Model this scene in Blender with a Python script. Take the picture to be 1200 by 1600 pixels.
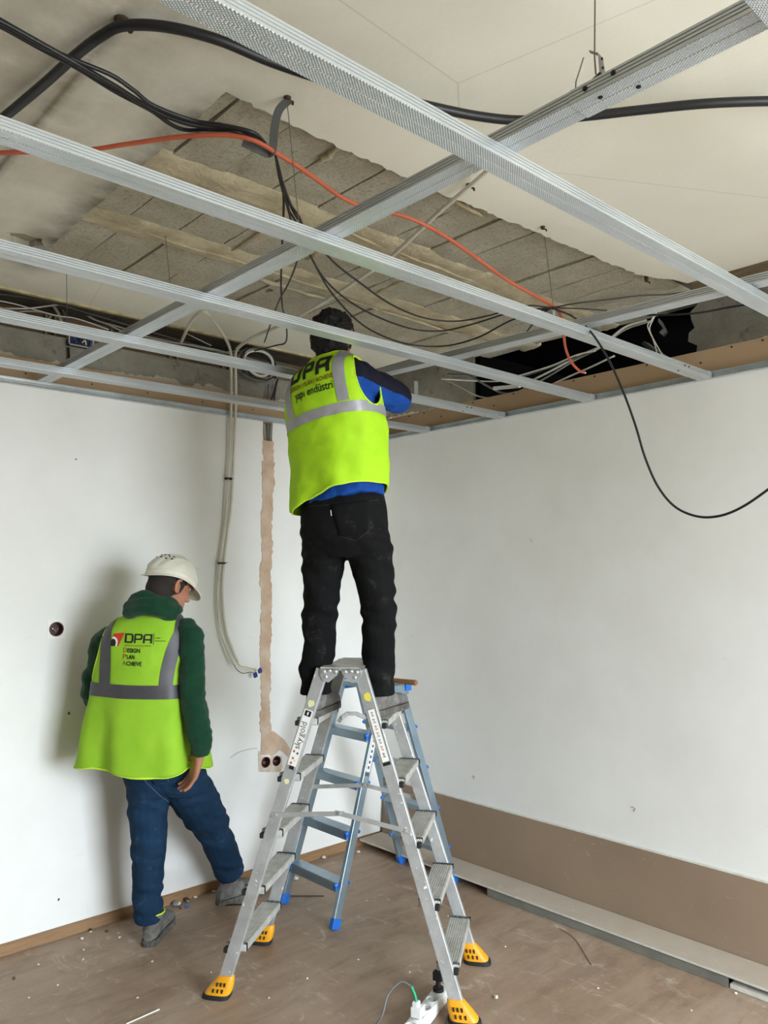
import bpy, bmesh, math, random
from mathutils import Vector, Matrix, noise
from mathutils.bvhtree import BVHTree
from mathutils.geometry import tessellate_polygon

for o in list(bpy.data.objects):
    bpy.data.objects.remove(o, do_unlink=True)
S = bpy.context.scene
COL = S.collection
random.seed(7)

# ------------------------------------------------------------------ camera
FPX = 1241.72                                   # focal length in pixels of the 1200 x 1600 frame
YAW, PITCH, ROLL = math.radians(42.491), math.radians(4.493), math.radians(-0.3593)
CAM = Vector((0, 0, 1.65))
_f = Vector((math.sin(YAW) * math.cos(PITCH), math.cos(YAW) * math.cos(PITCH), math.sin(PITCH)))
_r = _f.cross(Vector((0, 0, 1))).normalized()
_u = _r.cross(_f)
CR = _r * math.cos(ROLL) + _u * math.sin(ROLL)
CU = -_r * math.sin(ROLL) + _u * math.cos(ROLL)
CF = _f
cd = bpy.data.cameras.new('camera')
cd.sensor_fit = 'VERTICAL'
cd.sensor_height = 36.0
cd.sensor_width = 27.0
cd.lens = FPX / 1600 * 36
cd.clip_start = 0.05
cam = bpy.data.objects.new('camera', cd)
COL.objects.link(cam)
cam.matrix_world = Matrix(((CR.x, CU.x, -CF.x, CAM.x), (CR.y, CU.y, -CF.y, CAM.y), (CR.z, CU.z, -CF.z, CAM.z), (0, 0, 0, 1)))
S.camera = cam


def P(u, v, x=None, y=None, z=None, d=None):
    """world point seen at photo pixel (u, v) on a world plane or at a depth"""
    D = CR * ((u - 600) / FPX) + CU * ((800 - v) / FPX) + CF
    if d is not None:
        t = d
    elif x is not None:
        t = (x - CAM.x) / D.x
    elif y is not None:
        t = (y - CAM.y) / D.y
    else:
        t = (z - CAM.z) / D.z
    return CAM + D * t


# ------------------------------------------------------------------ daylight through the windows behind the camera
W = bpy.data.worlds.new('overcast_daylight')
S.world = W
W.use_nodes = True
bgn = W.node_tree.nodes['Background']
bgn.inputs[1].default_value = 30.0
# overcast sky above the horizon, darker ground below it
_tc = W.node_tree.nodes.new('ShaderNodeTexCoord')
_sp = W.node_tree.nodes.new('ShaderNodeSeparateXYZ')
_rp = W.node_tree.nodes.new('ShaderNodeValToRGB')
_rp.color_ramp.elements[0].position = .48
_rp.color_ramp.elements[0].color = (.34, .37, .38, 1)
_rp.color_ramp.elements[1].position = .52
_rp.color_ramp.elements[1].color = (.81, .915, 1.0, 1)
_mr = W.node_tree.nodes.new('ShaderNodeMapRange')
_mr.inputs['From Min'].default_value = -1
_mr.inputs['From Max'].default_value = 1
W.node_tree.links.new(_tc.outputs['Generated'], _sp.inputs[0])
W.node_tree.links.new(_sp.outputs[2], _mr.inputs[0])
W.node_tree.links.new(_mr.outputs[0], _rp.inputs[0])
W.node_tree.links.new(_rp.outputs[0], bgn.inputs[0])


def portal(name, loc, rot, sx, sy):
    l = bpy.data.lights.new(name, 'AREA')
    l.shape = 'RECTANGLE'
    l.size = sx
    l.size_y = sy
    l.cycles.is_portal = True
    o = bpy.data.objects.new(name, l)
    o.location = loc
    o.rotation_euler = rot
    COL.objects.link(o)
    return o


# window opening in the back wall (y = YB); side wall at x = XS
YB, XS = -2.4, -2.6
WB = (0.8, 2.9, 0.3, 2.5)          # x0, x1, z0, z1
portal('window_daylight', ((WB[0] + WB[1]) / 2, YB - 0.02, (WB[2] + WB[3]) / 2), (math.radians(90), 0, 0), WB[1] - WB[0], WB[3] - WB[2])

vs = S.view_settings
vs.view_transform = 'Standard'
vs.look = 'None'
vs.exposure = 0.0
vs.gamma = 1.0
vs.use_curve_mapping = False
S.cycles.max_bounces = 12
S.cycles.diffuse_bounces = 6


# ------------------------------------------------------------------ materials
def srgb(h):
    if isinstance(h, str):
        h = [int(h[i:i + 2], 16) / 255 for i in (0, 2, 4)]
    return tuple((c / 12.92 if c <= .04045 else ((c + .055) / 1.055) ** 2.4) for c in h) + (1,)


class NT:
    def __init__(s, m):
        s.t = m.node_tree
        s.bs = s.t.nodes['Principled BSDF']

    def n(s, typ, **kw):
        o = s.t.nodes.new(typ)
        for k, v in kw.items():
            if k.startswith('i_'):
                key = k[2:]
                o.inputs[int(key) if key.isdigit() else key.replace('_', ' ')].default_value = v
            else:
                setattr(o, k, v)
        return o

    def l(s, a, b):
        s.t.links.new(a, b)

    def coord(s, scale=(1, 1, 1), rot=(0, 0, 0), kind='Object'):
        c = s.n('ShaderNodeTexCoord')
        m = s.n('ShaderNodeMapping')
        m.inputs['Scale'].default_value = scale
        m.inputs['Rotation'].default_value = rot
        s.l(c.outputs[kind], m.inputs[0])
        return m.outputs[0]

    def noise(s, vec, scale, detail=4, rough=.55, dist=0):
        o = s.n('ShaderNodeTexNoise', i_Scale=scale, i_Detail=detail, i_Roughness=rough, i_Distortion=dist)
        if vec is not None:
            s.l(vec, o.inputs['Vector'])
        return o.outputs['Fac']

    def ramp(s, fac, *stops, interp='LINEAR'):
        r = s.n('ShaderNodeValToRGB')
        r.color_ramp.interpolation = interp
        e = r.color_ramp.elements
        while len(e) < len(stops):
            e.new(0.5)
        for k, (p, c) in enumerate(stops):
            e[k].position = p
            e[k].color = c if len(c) == 4 else tuple(c) + (1,)
        s.l(fac, r.inputs[0])
        return r.outputs[0]

    def fac(s, f, a, b):
        m = s.n('ShaderNodeMapRange')
        m.inputs['From Min'].default_value = a
        m.inputs['From Max'].default_value = b
        s.l(f, m.inputs[0])
        return m.outputs[0]

    def mix(s, f, a, b, mode='MIX'):
        m = s.n('ShaderNodeMix', data_type='RGBA', blend_type=mode)
        for k, v in ((0, f), (6, a), (7, b)):
            if isinstance(v, (int, float)):
                m.inputs[k].default_value = v
            elif isinstance(v, tuple):
                m.inputs[k].default_value = v
            else:
                s.l(v, m.inputs[k])
        return m.outputs[2]

    def math(s, op, a, b=None):
        m = s.n('ShaderNodeMath', operation=op)
        for k, v in ((0, a), (1, b)):
            if v is None:
                continue
            if isinstance(v, (int, float)):
                m.inputs[k].default_value = v
            else:
                s.l(v, m.inputs[k])
        return m.outputs[0]

    def bump(s, h, strength=.3, dist=.01):
        b = s.n('ShaderNodeBump', i_Strength=strength, i_Distance=dist)
        s.l(h, b.inputs['Height'])
        s.l(b.outputs[0], s.bs.inputs['Normal'])

    def color(s, c):
        s.l(c, s.bs.inputs['Base Color'])


MATS = {}


def mat(name, col, rough=.6, metal=0., var=None, vscale=8., bump=0., bscale=60., bdist=.004, stretch=(1, 1, 1), spec=None, detail=5):
    """plain procedural material: colour, second colour mixed in by noise, noise relief"""
    if name in MATS:
        return MATS[name]
    m = bpy.data.materials.new(name)
    m.use_nodes = True
    t = NT(m)
    c = srgb(col)
    t.bs.inputs['Base Color'].default_value = c
    t.bs.inputs['Roughness'].default_value = rough
    t.bs.inputs['Metallic'].default_value = metal
    if spec is not None:
        t.bs.inputs['Specular IOR Level'].default_value = spec
    m.diffuse_color = c
    if var or bump:
        v = t.coord(stretch)
        if var:
            f = t.fac(t.noise(v, vscale, detail), .32, .68)
            t.color(t.mix(f, c, srgb(var)))
        if bump:
            t.bump(t.noise(v, bscale, 3), bump, bdist)
    MATS[name] = m
    return m


def newmat(name):
    m = bpy.data.materials.new(name)
    m.use_nodes = True
    MATS[name] = m
    return m, NT(m)


# ------------------------------------------------------------------ mesh helpers
class MB:
    def __init__(s):
        s.v = []
        s.f = []

    def add(s, v, f):
        k = len(s.v)
        s.v += [Vector(p) for p in v]
        s.f += [tuple(i + k for i in q) for q in f]
        return s

    def box(s, c, ax, ay, az):
        """box with centre c and half-axis vectors"""
        c, ax, ay, az = map(Vector, (c, ax, ay, az))
        v = [c + ax * i + ay * j + az * k for k in (-1, 1) for j in (-1, 1) for i in (-1, 1)]
        return s.add(v, [(0, 2, 3, 1), (4, 5, 7, 6), (0, 1, 5, 4), (2, 6, 7, 3), (0, 4, 6, 2), (1, 3, 7, 5)])

    def bx(s, x0, x1, y0, y1, z0, z1):
        return s.box(((x0 + x1) / 2, (y0 + y1) / 2, (z0 + z1) / 2), ((x1 - x0) / 2, 0, 0), (0, (y1 - y0) / 2, 0), (0, 0, (z1 - z0) / 2))

    def bar(s, a, b, w, h, up=(0, 0, 1)):
        """bar from a to b, width w (sideways), height h (along up)"""
        a, b, up = map(Vector, (a, b, up))
        d = (b - a)
        x = d.cross(up).normalized()
        y = x.cross(d).normalized()
        return s.box((a + b) / 2, d / 2, x * w / 2, y * h / 2)

    def tube(s, pts, r, n=8, caps=True):
        pts = [Vector(p) for p in pts]
        rs = r if isinstance(r, (list, tuple)) else [r] * len(pts)
        t0 = (pts[1] - pts[0]).normalized()
        nrm = t0.orthogonal().normalized()
        rings = []
        for i, p in enumerate(pts):
            t = (pts[min(i + 1, len(pts) - 1)] - pts[max(i - 1, 0)])
            if t.length < 1e-9:
                t = t0
            t.normalize()
            nrm = (nrm - t * nrm.dot(t))
            if nrm.length < 1e-6:
                nrm = t.orthogonal()
            nrm.normalize()
            b = t.cross(nrm)
            rings.append([p + (nrm * math.cos(2 * math.pi * k / n) + b * math.sin(2 * math.pi * k / n)) * rs[i] for k in range(n)])
        return s.rings(rings, caps)

    def rings(s, rings, caps=True, closed=True):
        n = len(rings[0])
        k = len(s.v)
        for R in rings:
            s.v += [Vector(p) for p in R]
        for i in range(len(rings) - 1):
            for j in range(n if closed else n - 1):
                a, b = k + i * n + j, k + i * n + (j + 1) % n
                s.f.append((a, b, b + n, a + n))
        if caps:
            s.f.append(tuple(range(k + n - 1, k - 1, -1)))
            e = k + (len(rings) - 1) * n
            s.f.append(tuple(range(e, e + n)))
        return s

    def cyl(s, a, b, r, n=12):
        return s.tube([a, b], r, n)

    def prism(s, poly, vec):
        """planar polygon (any shape) extruded by vec"""
        poly = [Vector(p) for p in poly]
        vec = Vector(vec)
        n = len(poly)
        tri = tessellate_polygon([poly])
        k = len(s.v)
        s.v += poly + [p + vec for p in poly]
        for t in tri:
            s.f.append((k + t[0], k + t[1], k + t[2]))
            s.f.append((k + n + t[2], k + n + t[1], k + n + t[0]))
        for i in range(n):
            j = (i + 1) % n
            s.f.append((k + i, k + j, k + n + j, k + n + i))
        return s

    def mesh(s, name, loc=(0, 0, 0), smooth=False):
        me = bpy.data.meshes.new(name)
        L = Vector(loc)
        me.from_pydata([tuple(p - L) for p in s.v], [], s.f)
        bm = bmesh.new()
        bm.from_mesh(me)
        bmesh.ops.recalc_face_normals(bm, faces=bm.faces)
        bm.to_mesh(me)
        bm.free()
        if smooth:
            me.polygons.foreach_set('use_smooth', [True] * len(me.polygons))
        return me

    def build(s, name, m, parent=None, smooth=False, bevel=0., angle=True):
        if parent is None:
            xs = [p.x for p in s.v]
            ys = [p.y for p in s.v]
            loc = Vector(((min(xs) + max(xs)) / 2, (min(ys) + max(ys)) / 2, min(p.z for p in s.v)))
        else:
            loc = wloc(parent)
        me = s.mesh(name, loc, smooth)
        return link(name, me, m, parent, loc, bevel, smooth and angle)


def wloc(o):
    l = Vector((0, 0, 0))
    while o is not None:
        l += o.location
        o = o.parent
    return l


def link(name, me, m, parent=None, loc=(0, 0, 0), bevel=0., split=False):
    o = bpy.data.objects.new(name, me)
    COL.objects.link(o)
    if m is not None:
        if isinstance(m, (list, tuple)):
            for q in m:
                me.materials.append(q)
        else:
            me.materials.append(m)
    if parent is None:
        o.location = loc
    else:
        o.parent = parent
    if bevel:
        b = o.modifiers.new('bevel', 'BEVEL')
        b.width = bevel
        b.segments = 2
        b.limit_method = 'ANGLE'
        b.angle_limit = math.radians(35)
    if split:
        try:
            me.set_sharp_from_angle(angle=math.radians(50))
        except Exception:
            pass
    return o


def tag(o, label, cat, group=None, kind=None):
    o['label'] = label
    if cat:
        o['category'] = cat
    if group:
        o['group'] = group
    if kind:
        o['kind'] = kind
    return o


def structure(o, label=None):
    o['kind'] = 'structure'
    if label:
        o['label'] = label
    return o


def empty(name, loc):
    o = bpy.data.objects.new(name, None)
    o.empty_display_size = .05
    o.location = loc
    COL.objects.link(o)
    return o


def spline(pts, n=8):
    """Catmull-Rom through pts"""
    pts = [Vector(p) for p in pts]
    q = [pts[0] * 2 - pts[1]] + pts + [pts[-1] * 2 - pts[-2]]
    out = []
    for i in range(1, len(q) - 2):
        for k in range(n):
            t = k / n
            a, b, c, d = q[i - 1], q[i], q[i + 1], q[i + 2]
            out.append(.5 * ((2 * b) + (c - a) * t + (2 * a - 5 * b + 4 * c - d) * t * t + (3 * b - a - 3 * c + d) * t ** 3))
    out.append(pts[-1])
    return out


def lerp(a, b, t):
    return a + (b - a) * t


_textcache = {}


def text_mesh(s, size=1., bold=0., align='LEFT'):
    """flat text outline as (verts, faces), lower left at the origin; width returned"""
    cu = bpy.data.curves.new('lettering', 'FONT')
    cu.body = s
    cu.size = size
    cu.offset = bold
    cu.resolution_u = 3
    ob = bpy.data.objects.new('lettering', cu)
    COL.objects.link(ob)
    dg = bpy.context.evaluated_depsgraph_get()
    me = bpy.data.meshes.new_from_object(ob.evaluated_get(dg))
    bpy.data.objects.remove(ob)
    bpy.data.curves.remove(cu)
    bm = bmesh.new()
    bm.from_mesh(me)
    bmesh.ops.triangulate(bm, faces=bm.faces)
    bm.to_mesh(me)
    bm.free()
    v = [tuple(p.co) for p in me.vertices]
    f = [tuple(p.vertices) for p in me.polygons]
    bpy.data.meshes.remove(me)
    x0 = min(p[0] for p in v)
    x1 = max(p[0] for p in v)
    v = [(p[0] - x0, p[1]) for p in v]
    return v, f, x1 - x0

# ================================================================== setting
XR, YL, ZT, ZL, ZS = 3.46, 3.80, 2.515, 2.531, 2.97       # right wall, left wall, height of the right and left finished wall, slab underside

# ---- materials of the setting
m, t = newmat('white_wall_paint')
v = t.coord()
c = t.mix(t.fac(t.noise(v, 1.3, 5, .6), .35, .7), srgb('edece9'), srgb('e2e0db'))
scuff = t.fac(t.noise(t.coord((1, 1, 2.2)), 5.5, 8, .72), .64, .78)
c = t.mix(t.math('MULTIPLY', scuff, .35), c, srgb('b9b1a4'))
t.color(c)
t.bs.inputs['Roughness'].default_value = .62
t.bump(t.noise(v, 26, 4), .12, .004)

m, t = newmat('dusty_wood_laminate')
v = t.coord((1.2, 7, 1))
g = t.noise(v, 2.2, 7, .62)
c = t.mix(t.fac(g, .3, .7), srgb('8f7661'), srgb('a48c77'))
# plank joints, planks run along x
sep = t.n('ShaderNodeSeparateXYZ')
t.l(t.coord(), sep.inputs[0])
fy = t.math('FRACT', t.math('MULTIPLY', sep.outputs[1], 5.2))
joint = t.math('LESS_THAN', fy, .012)
c = t.mix(t.math('MULTIPLY', joint, .22), c, srgb('5a4636'))
dust = t.fac(t.noise(t.coord((1, 1, 1)), 2.1, 9, .68, .6), .42, .72)
c = t.mix(t.math('MULTIPLY', dust, .8), c, srgb('b3a291'))
smear = t.fac(t.noise(t.coord((2.2, 1.0, 1), (0, 0, .6)), 4.5, 9, .78, 1.0), .56, .70)
c = t.mix(t.math('MULTIPLY', smear, .62), c, srgb('d8cfc5'))
speck = t.fac(t.noise(t.coord(), 42, 5, .7), .68, .74)
c = t.mix(t.math('MULTIPLY', speck, .55), c, srgb('e0d9d0'))
scr = t.fac(t.noise(t.coord((18, .9, 1), (0, 0, .9)), 3.0, 6, .7, .3), .66, .70)
c = t.mix(t.math('MULTIPLY', scr, .35), c, srgb('d5cabf'))
dark = t.fac(t.noise(t.coord((1.5, 4, 1), (0, 0, .2)), 1.7, 7, .75, .9), .50, .72)
c = t.mix(t.math('MULTIPLY', dark, .6), c, srgb('715c4b'))
spot = t.fac(t.noise(t.coord(), 9, 6, .75), .66, .76)
c = t.mix(t.math('MULTIPLY', spot, .5), c, srgb('5d4a3c'))
t.color(c)
t.l(t.fac(dust, -1.0, 1.4), t.bs.inputs['Roughness'])
t.bs.inputs['Specular IOR Level'].default_value = .35
t.bump(t.noise(v, 9, 5), .08, .003)

m, t = newmat('aged_ceiling_plaster')
v = t.coord()
sep = t.n('ShaderNodeSeparateXYZ')
t.l(v, sep.inputs[0])
base = t.mix(t.fac(t.noise(v, 1.1, 6, .6), .3, .7), srgb('efecdf'), srgb('e4e0cf'))
nz = t.noise(v, 3.2, 7, .65)


def stainline(x0, w, lo, hi, amount, col, base):
    d = t.math('ABSOLUTE', t.math('SUBTRACT', sep.outputs[0], x0))
    f = t.math('MULTIPLY', t.fac(d, w, 0.0), t.fac(nz, .28, .62))
    yw = t.math('MULTIPLY', t.fac(sep.outputs[1], lo, lo + .25), t.fac(sep.outputs[1], hi, hi - .25))
    return t.mix(t.math('MULTIPLY', t.math('MULTIPLY', f, yw), amount), base, srgb(col))


base = stainline(.745, .03, 1.55, 4.2, 1.0, '453d30', base)
base = stainline(.745, .012, 1.75, 4.2, 1.0, '3a3328', base)
base = stainline(1.08, .15, 1.7, 3.5, 1.0, '453d30', base)
base = stainline(.72, .26, 1.0, 2.6, .5, '7a715f', base)
base = stainline(.62, .7, 1.1, 4.6, .5, 'a0977f', base)
grime = t.math('MULTIPLY', t.fac(t.noise(t.coord((1.6, .6, 1)), 2.0, 6, .7), .45, .8), t.fac(sep.outputs[0], 1.35, .2))
base = t.mix(t.math('MULTIPLY', grime, .5), base, srgb('8d846f'))
crackv = t.n('ShaderNodeTexVoronoi', feature='DISTANCE_TO_EDGE', i_Scale=.55)
t.l(t.coord((1, 1, 0)), crackv.inputs['Vector'])
crack = t.math('LESS_THAN', crackv.outputs[0], .0011)
base = t.mix(t.math('MULTIPLY', crack, .22), base, srgb('8f8872'))
t.color(base)
t.bs.inputs['Roughness'].default_value = .85
t.bump(t.noise(v, 40, 6), .25, .004)

m, t = newmat('clay_block_face')
v = t.coord()
c = t.mix(t.fac(t.noise(v, 5, 7, .7), .3, .7), srgb('d2cab6'), srgb('b2a98f'))
c = t.mix(t.math('MULTIPLY', t.fac(t.noise(v, 85, 4, .65), .50, .66), .55), c, srgb('857c69'))
c = t.mix(t.math('MULTIPLY', t.fac(t.noise(v, 60, 5, .7), .62, .70), .6), c, srgb('d9d2c2'))
t.color(c)
t.bs.inputs['Roughness'].default_value = .95
t.bump(t.noise(v, 75, 6, .7), 1.0, .012)
mat('rib_concrete', 'cabd9f', .95, var='a89a7d', vscale=9, bump=.8, bscale=45, bdist=.01)
mat('slab_mortar', '6d6557', .95, var='565044', vscale=9, bump=.8, bscale=60, bdist=.01)
m, t = newmat('raw_concrete')
v = t.coord()
c = t.mix(t.fac(t.noise(v, 4, 7, .68), .3, .7), srgb('a09a8d'), srgb('7c776b'))
c = t.mix(t.fac(t.noise(v, 11, 6, .7), .58, .72), c, srgb('57534a'))
sep = t.n('ShaderNodeSeparateXYZ')
t.l(v, sep.inputs[0])
low = t.math('ADD', sep.outputs[2], t.math('MULTIPLY', t.math('SUBTRACT', t.noise(t.coord((1, 1, .6)), 6, 7, .7), .5), .16))
c = t.mix(t.math('LESS_THAN', low, 2.688), c, srgb('c9c0ae'))
t.color(c)
t.bs.inputs['Roughness'].default_value = .93
t.bump(t.noise(v, 30, 7, .7), .8, .012)
mat('brown_board_paper', 'b09678', .85, var='a4896c', vscale=2.5, bump=.05, bscale=120)
mat('chase_plaster', 'd3bda9', .95, var='bd9f86', vscale=11, bump=1.0, bscale=38, bdist=.006)
mat('oak_baseboard', '9c7a56', .55, var='866544', vscale=12, stretch=(1, 10, 16), bump=.1, bscale=40)
mat('old_wood_trim', '75664a', .7, var='5b4d35', vscale=8, stretch=(1, 1, 8))
mat('brass_angle', 'd6c99c', .45, var='8d8062', vscale=14)
mat('brown_panel', '8d7455', .8, var='6f5a41', vscale=5)
mat('maroon_plastic', '4a1f1a', .5)
mat('void_shade_black', '0b0a0a', 1.0, spec=0.)  # near-black colour stands in for the shade inside the cavity
mat('gypsum_core', 'dcd8d0', .9, var='cbc6bc', vscale=30)


def sbuild(mb, name, m, parent=None, smooth=False):
    return link(name, mb.mesh(name, (0, 0, 0), smooth), m, parent, (0, 0, 0))


def prism_holes(mb, outer, holes, vec):
    loops = [[Vector(p) for p in outer]] + [[Vector(p) for p in h] for h in holes]
    flat = [p for L in loops for p in L]
    vec = Vector(vec)
    n = len(flat)
    k = len(mb.v)
    mb.v += flat + [p + vec for p in flat]
    for a, b, c_ in tessellate_polygon(loops):
        mb.f.append((k + a, k + b, k + c_))
        mb.f.append((k + n + c_, k + n + b, k + n + a))
    i0 = 0
    for L in loops:
        for i in range(len(L)):
            a, b = k + i0 + i, k + i0 + (i + 1) % len(L)
            mb.f.append((a, b, b + n, a + n))
        i0 += len(L)
    return mb


def circle_y(c, r, n=20):
    return [(c[0] + r * math.cos(2 * math.pi * k / n), c[1], c[2] + r * math.sin(2 * math.pi * k / n)) for k in range(n)]


def jag(a, b, n, amp, seed=0):
    rnd = random.Random(seed)
    out = []
    for i in range(n):
        q = Vector(a).lerp(Vector(b), i / n)
        if i:
            q = q + Vector((rnd.uniform(-amp, amp), rnd.uniform(-amp, amp), 0))
        out.append(tuple(q))
    return out


# ---- floor
structure(sbuild(MB().bx(XS, XR + .3, YB, YL + .3, -.12, 0), 'floor', MATS['dusty_wood_laminate']), 'dusty brown laminate floor with plaster smears')

# ---- left wall (the one behind the workers)
SOCK = [P(88, 983, y=YL), P(415, 1191, y=YL), P(432, 1189, y=YL)]
SOCKR = [.031, .027, .025]
nx0, nx1 = P(411, 680, y=YL).x, P(426, 680, y=YL).x
outer = [(XS, YL, 0), (XR, YL, 0), (XR, YL, ZL), (nx1, YL, ZL), (nx1 - .004, YL, 2.44), (nx1 + .002, YL, 2.40), (nx0 + .006, YL, 2.405), (nx0 - .004, YL, 2.46), (nx0, YL, ZL), (XS, YL, ZL)]
wl = sbuild(prism_holes(MB(), outer, [circle_y(c_, r_) for c_, r_ in zip(SOCK, SOCKR)], (0, .05, 0)), 'wall_left', MATS['white_wall_paint'])
structure(wl, 'white painted wall behind the workers')
sbuild(MB().bx(XS, XR + .02, YL + .004, YL + .03, ZL - .001, 2.666), 'unpainted_board_strip', MATS['brown_board_paper'], wl)
st = MB()
for k in range(16):
    xx = .9 + k * .16 + random.uniform(-.03, .03)
    st.cyl((xx, YL + .005, 2.592 + (k % 2) * .045), (xx, YL + .0015, 2.592 + (k % 2) * .045), .004, 8)
sbuild(st, 'board_screws', mat('dark_screw', '2b2a28', .5, .6), wl)['kind'] = 'stuff'

# the filled cable chase running down the wall to the double box
rnd = random.Random(3)
px = [(411, 688, 427), (409, 720, 428), (410, 760, 426), (407, 800, 424), (409, 840, 425), (406, 880, 423), (408, 920, 424), (407, 960, 424), (406, 1000, 422), (407, 1040, 423), (408, 1080, 421), (406, 1110, 422), (408, 1140, 424)]
L_, R_ = [], []
for a, b, c_ in px:
    for k in range(8 if b < 1140 else 1):
        L_.append(P(a + rnd.uniform(-1.5, 1.1), b + k * 5, y=YL - .0005))
        R_.append(P(c_ + rnd.uniform(-1.1, 1.7), b + k * 5 + 2, y=YL - .0005))
R_ += [P(*q, y=YL - .0005) for q in ((432, 1146), (444, 1156), (452, 1168), (457, 1180), (451, 1184), (444, 1176), (436, 1172), (430, 1178), (424, 1182), (420, 1179))]
L_ += [P(*q, y=YL - .0005) for q in ((407, 1176), (405, 1180))]
R_ += [P(*q, y=YL - .0005) for q in ((412, 1180),)]
poly = L_ + R_[::-1]
sbuild(MB().prism(poly, (0, -.0035, 0)), 'chase_filling', MATS['chase_plaster'], wl)
pl = [P(*q, y=YL - .0004) for q in ((403, 1181), (404, 1172), (408, 1182), (423, 1183), (432, 1180), (440, 1182), (441, 1198), (438, 1206), (404, 1206))]
sbuild(prism_holes(MB(), pl, [circle_y((c_.x, YL - .0004, c_.z), r_ + .001) for c_, r_ in zip(SOCK[1:], SOCKR[1:])], (0, -.002, 0)), 'plaster_daub', mat('fresh_plaster', 'd9cdbd', .9, var='c5b29c', vscale=30, bump=.5, bscale=60), wl)
c_ = SOCK[0]
q = .043
sbuild(prism_holes(MB(), [(c_.x - q, YL, c_.z - q), (c_.x + q, YL, c_.z - q), (c_.x + q, YL, c_.z + q), (c_.x - q, YL, c_.z + q)], [circle_y((c_.x, YL, c_.z), SOCKR[0] + .001)], (0, -.0025, 0)), 'smoothed_patch', mat('patch_white', 'efece6', .7), wl)
# small dents, chips and pencil marks on the painted walls
for k, (u, v_, r_, col) in enumerate(((107, 1113, .007, 'dark_screw'), (91, 1404, .006, 'dark_screw'), (460, 1180, .011, 'dark_screw'), (118, 717, .004, 'dark_screw'))):
    c_ = P(u, v_, y=YL)
    sbuild(MB().tube([c_, c_ + Vector((.004, -.004, -r_ * .6)), c_ + Vector((-.003, -.006, -r_))], r_ * .45, 6), 'wall_plug_stub', MATS[col], wl)
sbuild(MB().tube(spline([P(u, v_, y=YL - .001) for u, v_ in ((360, 1184), (372, 1176), (388, 1171), (402, 1169))], 6), .0013, 5), 'thin_crack_mark', mat('pencil_grey', '8b857b', .9), wl)

# ---- right wall
wr = sbuild(MB().bx(XR, XR + .025, YB, YL, 0, ZT), 'wall_right', MATS['white_wall_paint'])
structure(wr, 'long white painted wall on the right')
sbuild(MB().bx(XR + .004, XR + .025, YB, YL + .004, ZT - .001, 2.655), 'unpainted_board_strip', MATS['brown_board_paper'], wr)
st = MB()
for k in range(26):
    yy = .3 + k * .135 + random.uniform(-.02, .02)
    st.cyl((XR + .005, yy, (2.643, 2.60, 2.643)[k % 3]), (XR + .0015, yy, (2.643, 2.60, 2.643)[k % 3]), .0045, 8)
sbuild(st, 'board_screws', MATS['dark_screw'], wr)['kind'] = 'stuff'
for u, v_, s_ in ((990, 1263, 1), (740, 1214, .8), (830, 845, .6)):
    c_ = P(u, v_, x=XR)
    sbuild(MB().tube([c_ + Vector((-.001, .012 * s_, .004)), c_ + Vector((-.0015, 0, .006)), c_ + Vector((-.001, -.012 * s_, .002)), c_ + Vector((-.001, -.004, -.014 * s_))], .0022 * s_, 6), 'wall_chip', mat('chip_grey', 'b3aca0', .9), wr)

# ---- walls behind the camera, with the window openings that light the room
structure(sbuild(prism_holes(MB(), [(XS, YB, 0), (XR + .3, YB, 0), (XR + .3, YB, 3.05), (XS, YB, 3.05)], [[(WB[0], YB, WB[2]), (WB[1], YB, WB[2]), (WB[1], YB, WB[3]), (WB[0], YB, WB[3])]], (0, -.2, 0)), 'wall_back', MATS['white_wall_paint']), 'white wall with a wide window opening')
structure(sbuild(MB().bx(XS - .2, XS, YB, YL + .4, 0, 3.05), 'wall_side', mat('dimmed_side_olive', '77735f', .7, var='6b6755', vscale=3)), 'unseen side wall at left, darkened to cut its fill light')  # unseen wall, dark olive added to dim rail reflections and left fill

# ---- concrete above the lining boards
b = MB().bx(XS, 3.62, 3.865, 4.15, 2.3, 2.815)
structure(sbuild(b, 'wall_left_beam', MATS['raw_concrete']), 'bare grey concrete beam above the left wall')
b = MB().bx(XS, 3.7, 4.06, 4.15, 2.815, 3.05)
structure(sbuild(b, 'wall_left_panel', MATS['brown_panel']), 'brown panels behind the cables on the beam')
st = MB()
for k in range(8):
    xx = 1.05 + k * .34
    st.bx(xx, xx + .012, 4.035, 4.06, 2.815, 2.97)
    st.bx(xx + .045, xx + .057, 4.035, 4.06, 2.815, 2.97)
sbuild(st, 'panel_studs', mat('stud_tan', '9c8a68', .6, .2), bpy.data.objects['wall_left_panel'])
edge = [(3.62, 1.77, 3.0), (3.62, 1.72, 2.93), (3.62, 1.76, 2.90), (3.62, 1.755, 2.86), (3.62, 1.74, 2.82), (3.62, 1.77, 2.80), (3.62, 1.775, 2.76), (3.62, 1.73, 2.73), (3.62, 1.735, 2.70), (3.62, 1.775, 2.67), (3.62, 1.765, 2.3)]
b = MB().prism([(3.62, YB, 2.3), (3.62, YB, 3.0)] + edge, (.5, 0, 0))
structure(sbuild(b, 'wall_right_beam', MATS['raw_concrete']), 'bare concrete wall above the right lining board')
b = MB().bx(3.62, 4.9, 3.14, 4.15, 2.3, 3.0)
structure(sbuild(b, 'wall_corner_column', MATS['raw_concrete']), 'concrete column in the corner above the lining')
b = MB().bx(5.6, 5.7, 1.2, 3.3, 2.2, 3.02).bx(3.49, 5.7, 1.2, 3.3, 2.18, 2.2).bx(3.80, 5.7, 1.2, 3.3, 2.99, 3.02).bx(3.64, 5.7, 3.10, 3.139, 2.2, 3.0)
structure(sbuild(b, 'wall_cavity', MATS['void_shade_black']), 'cavity behind the right lining board, shade put into its black walls')

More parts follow.
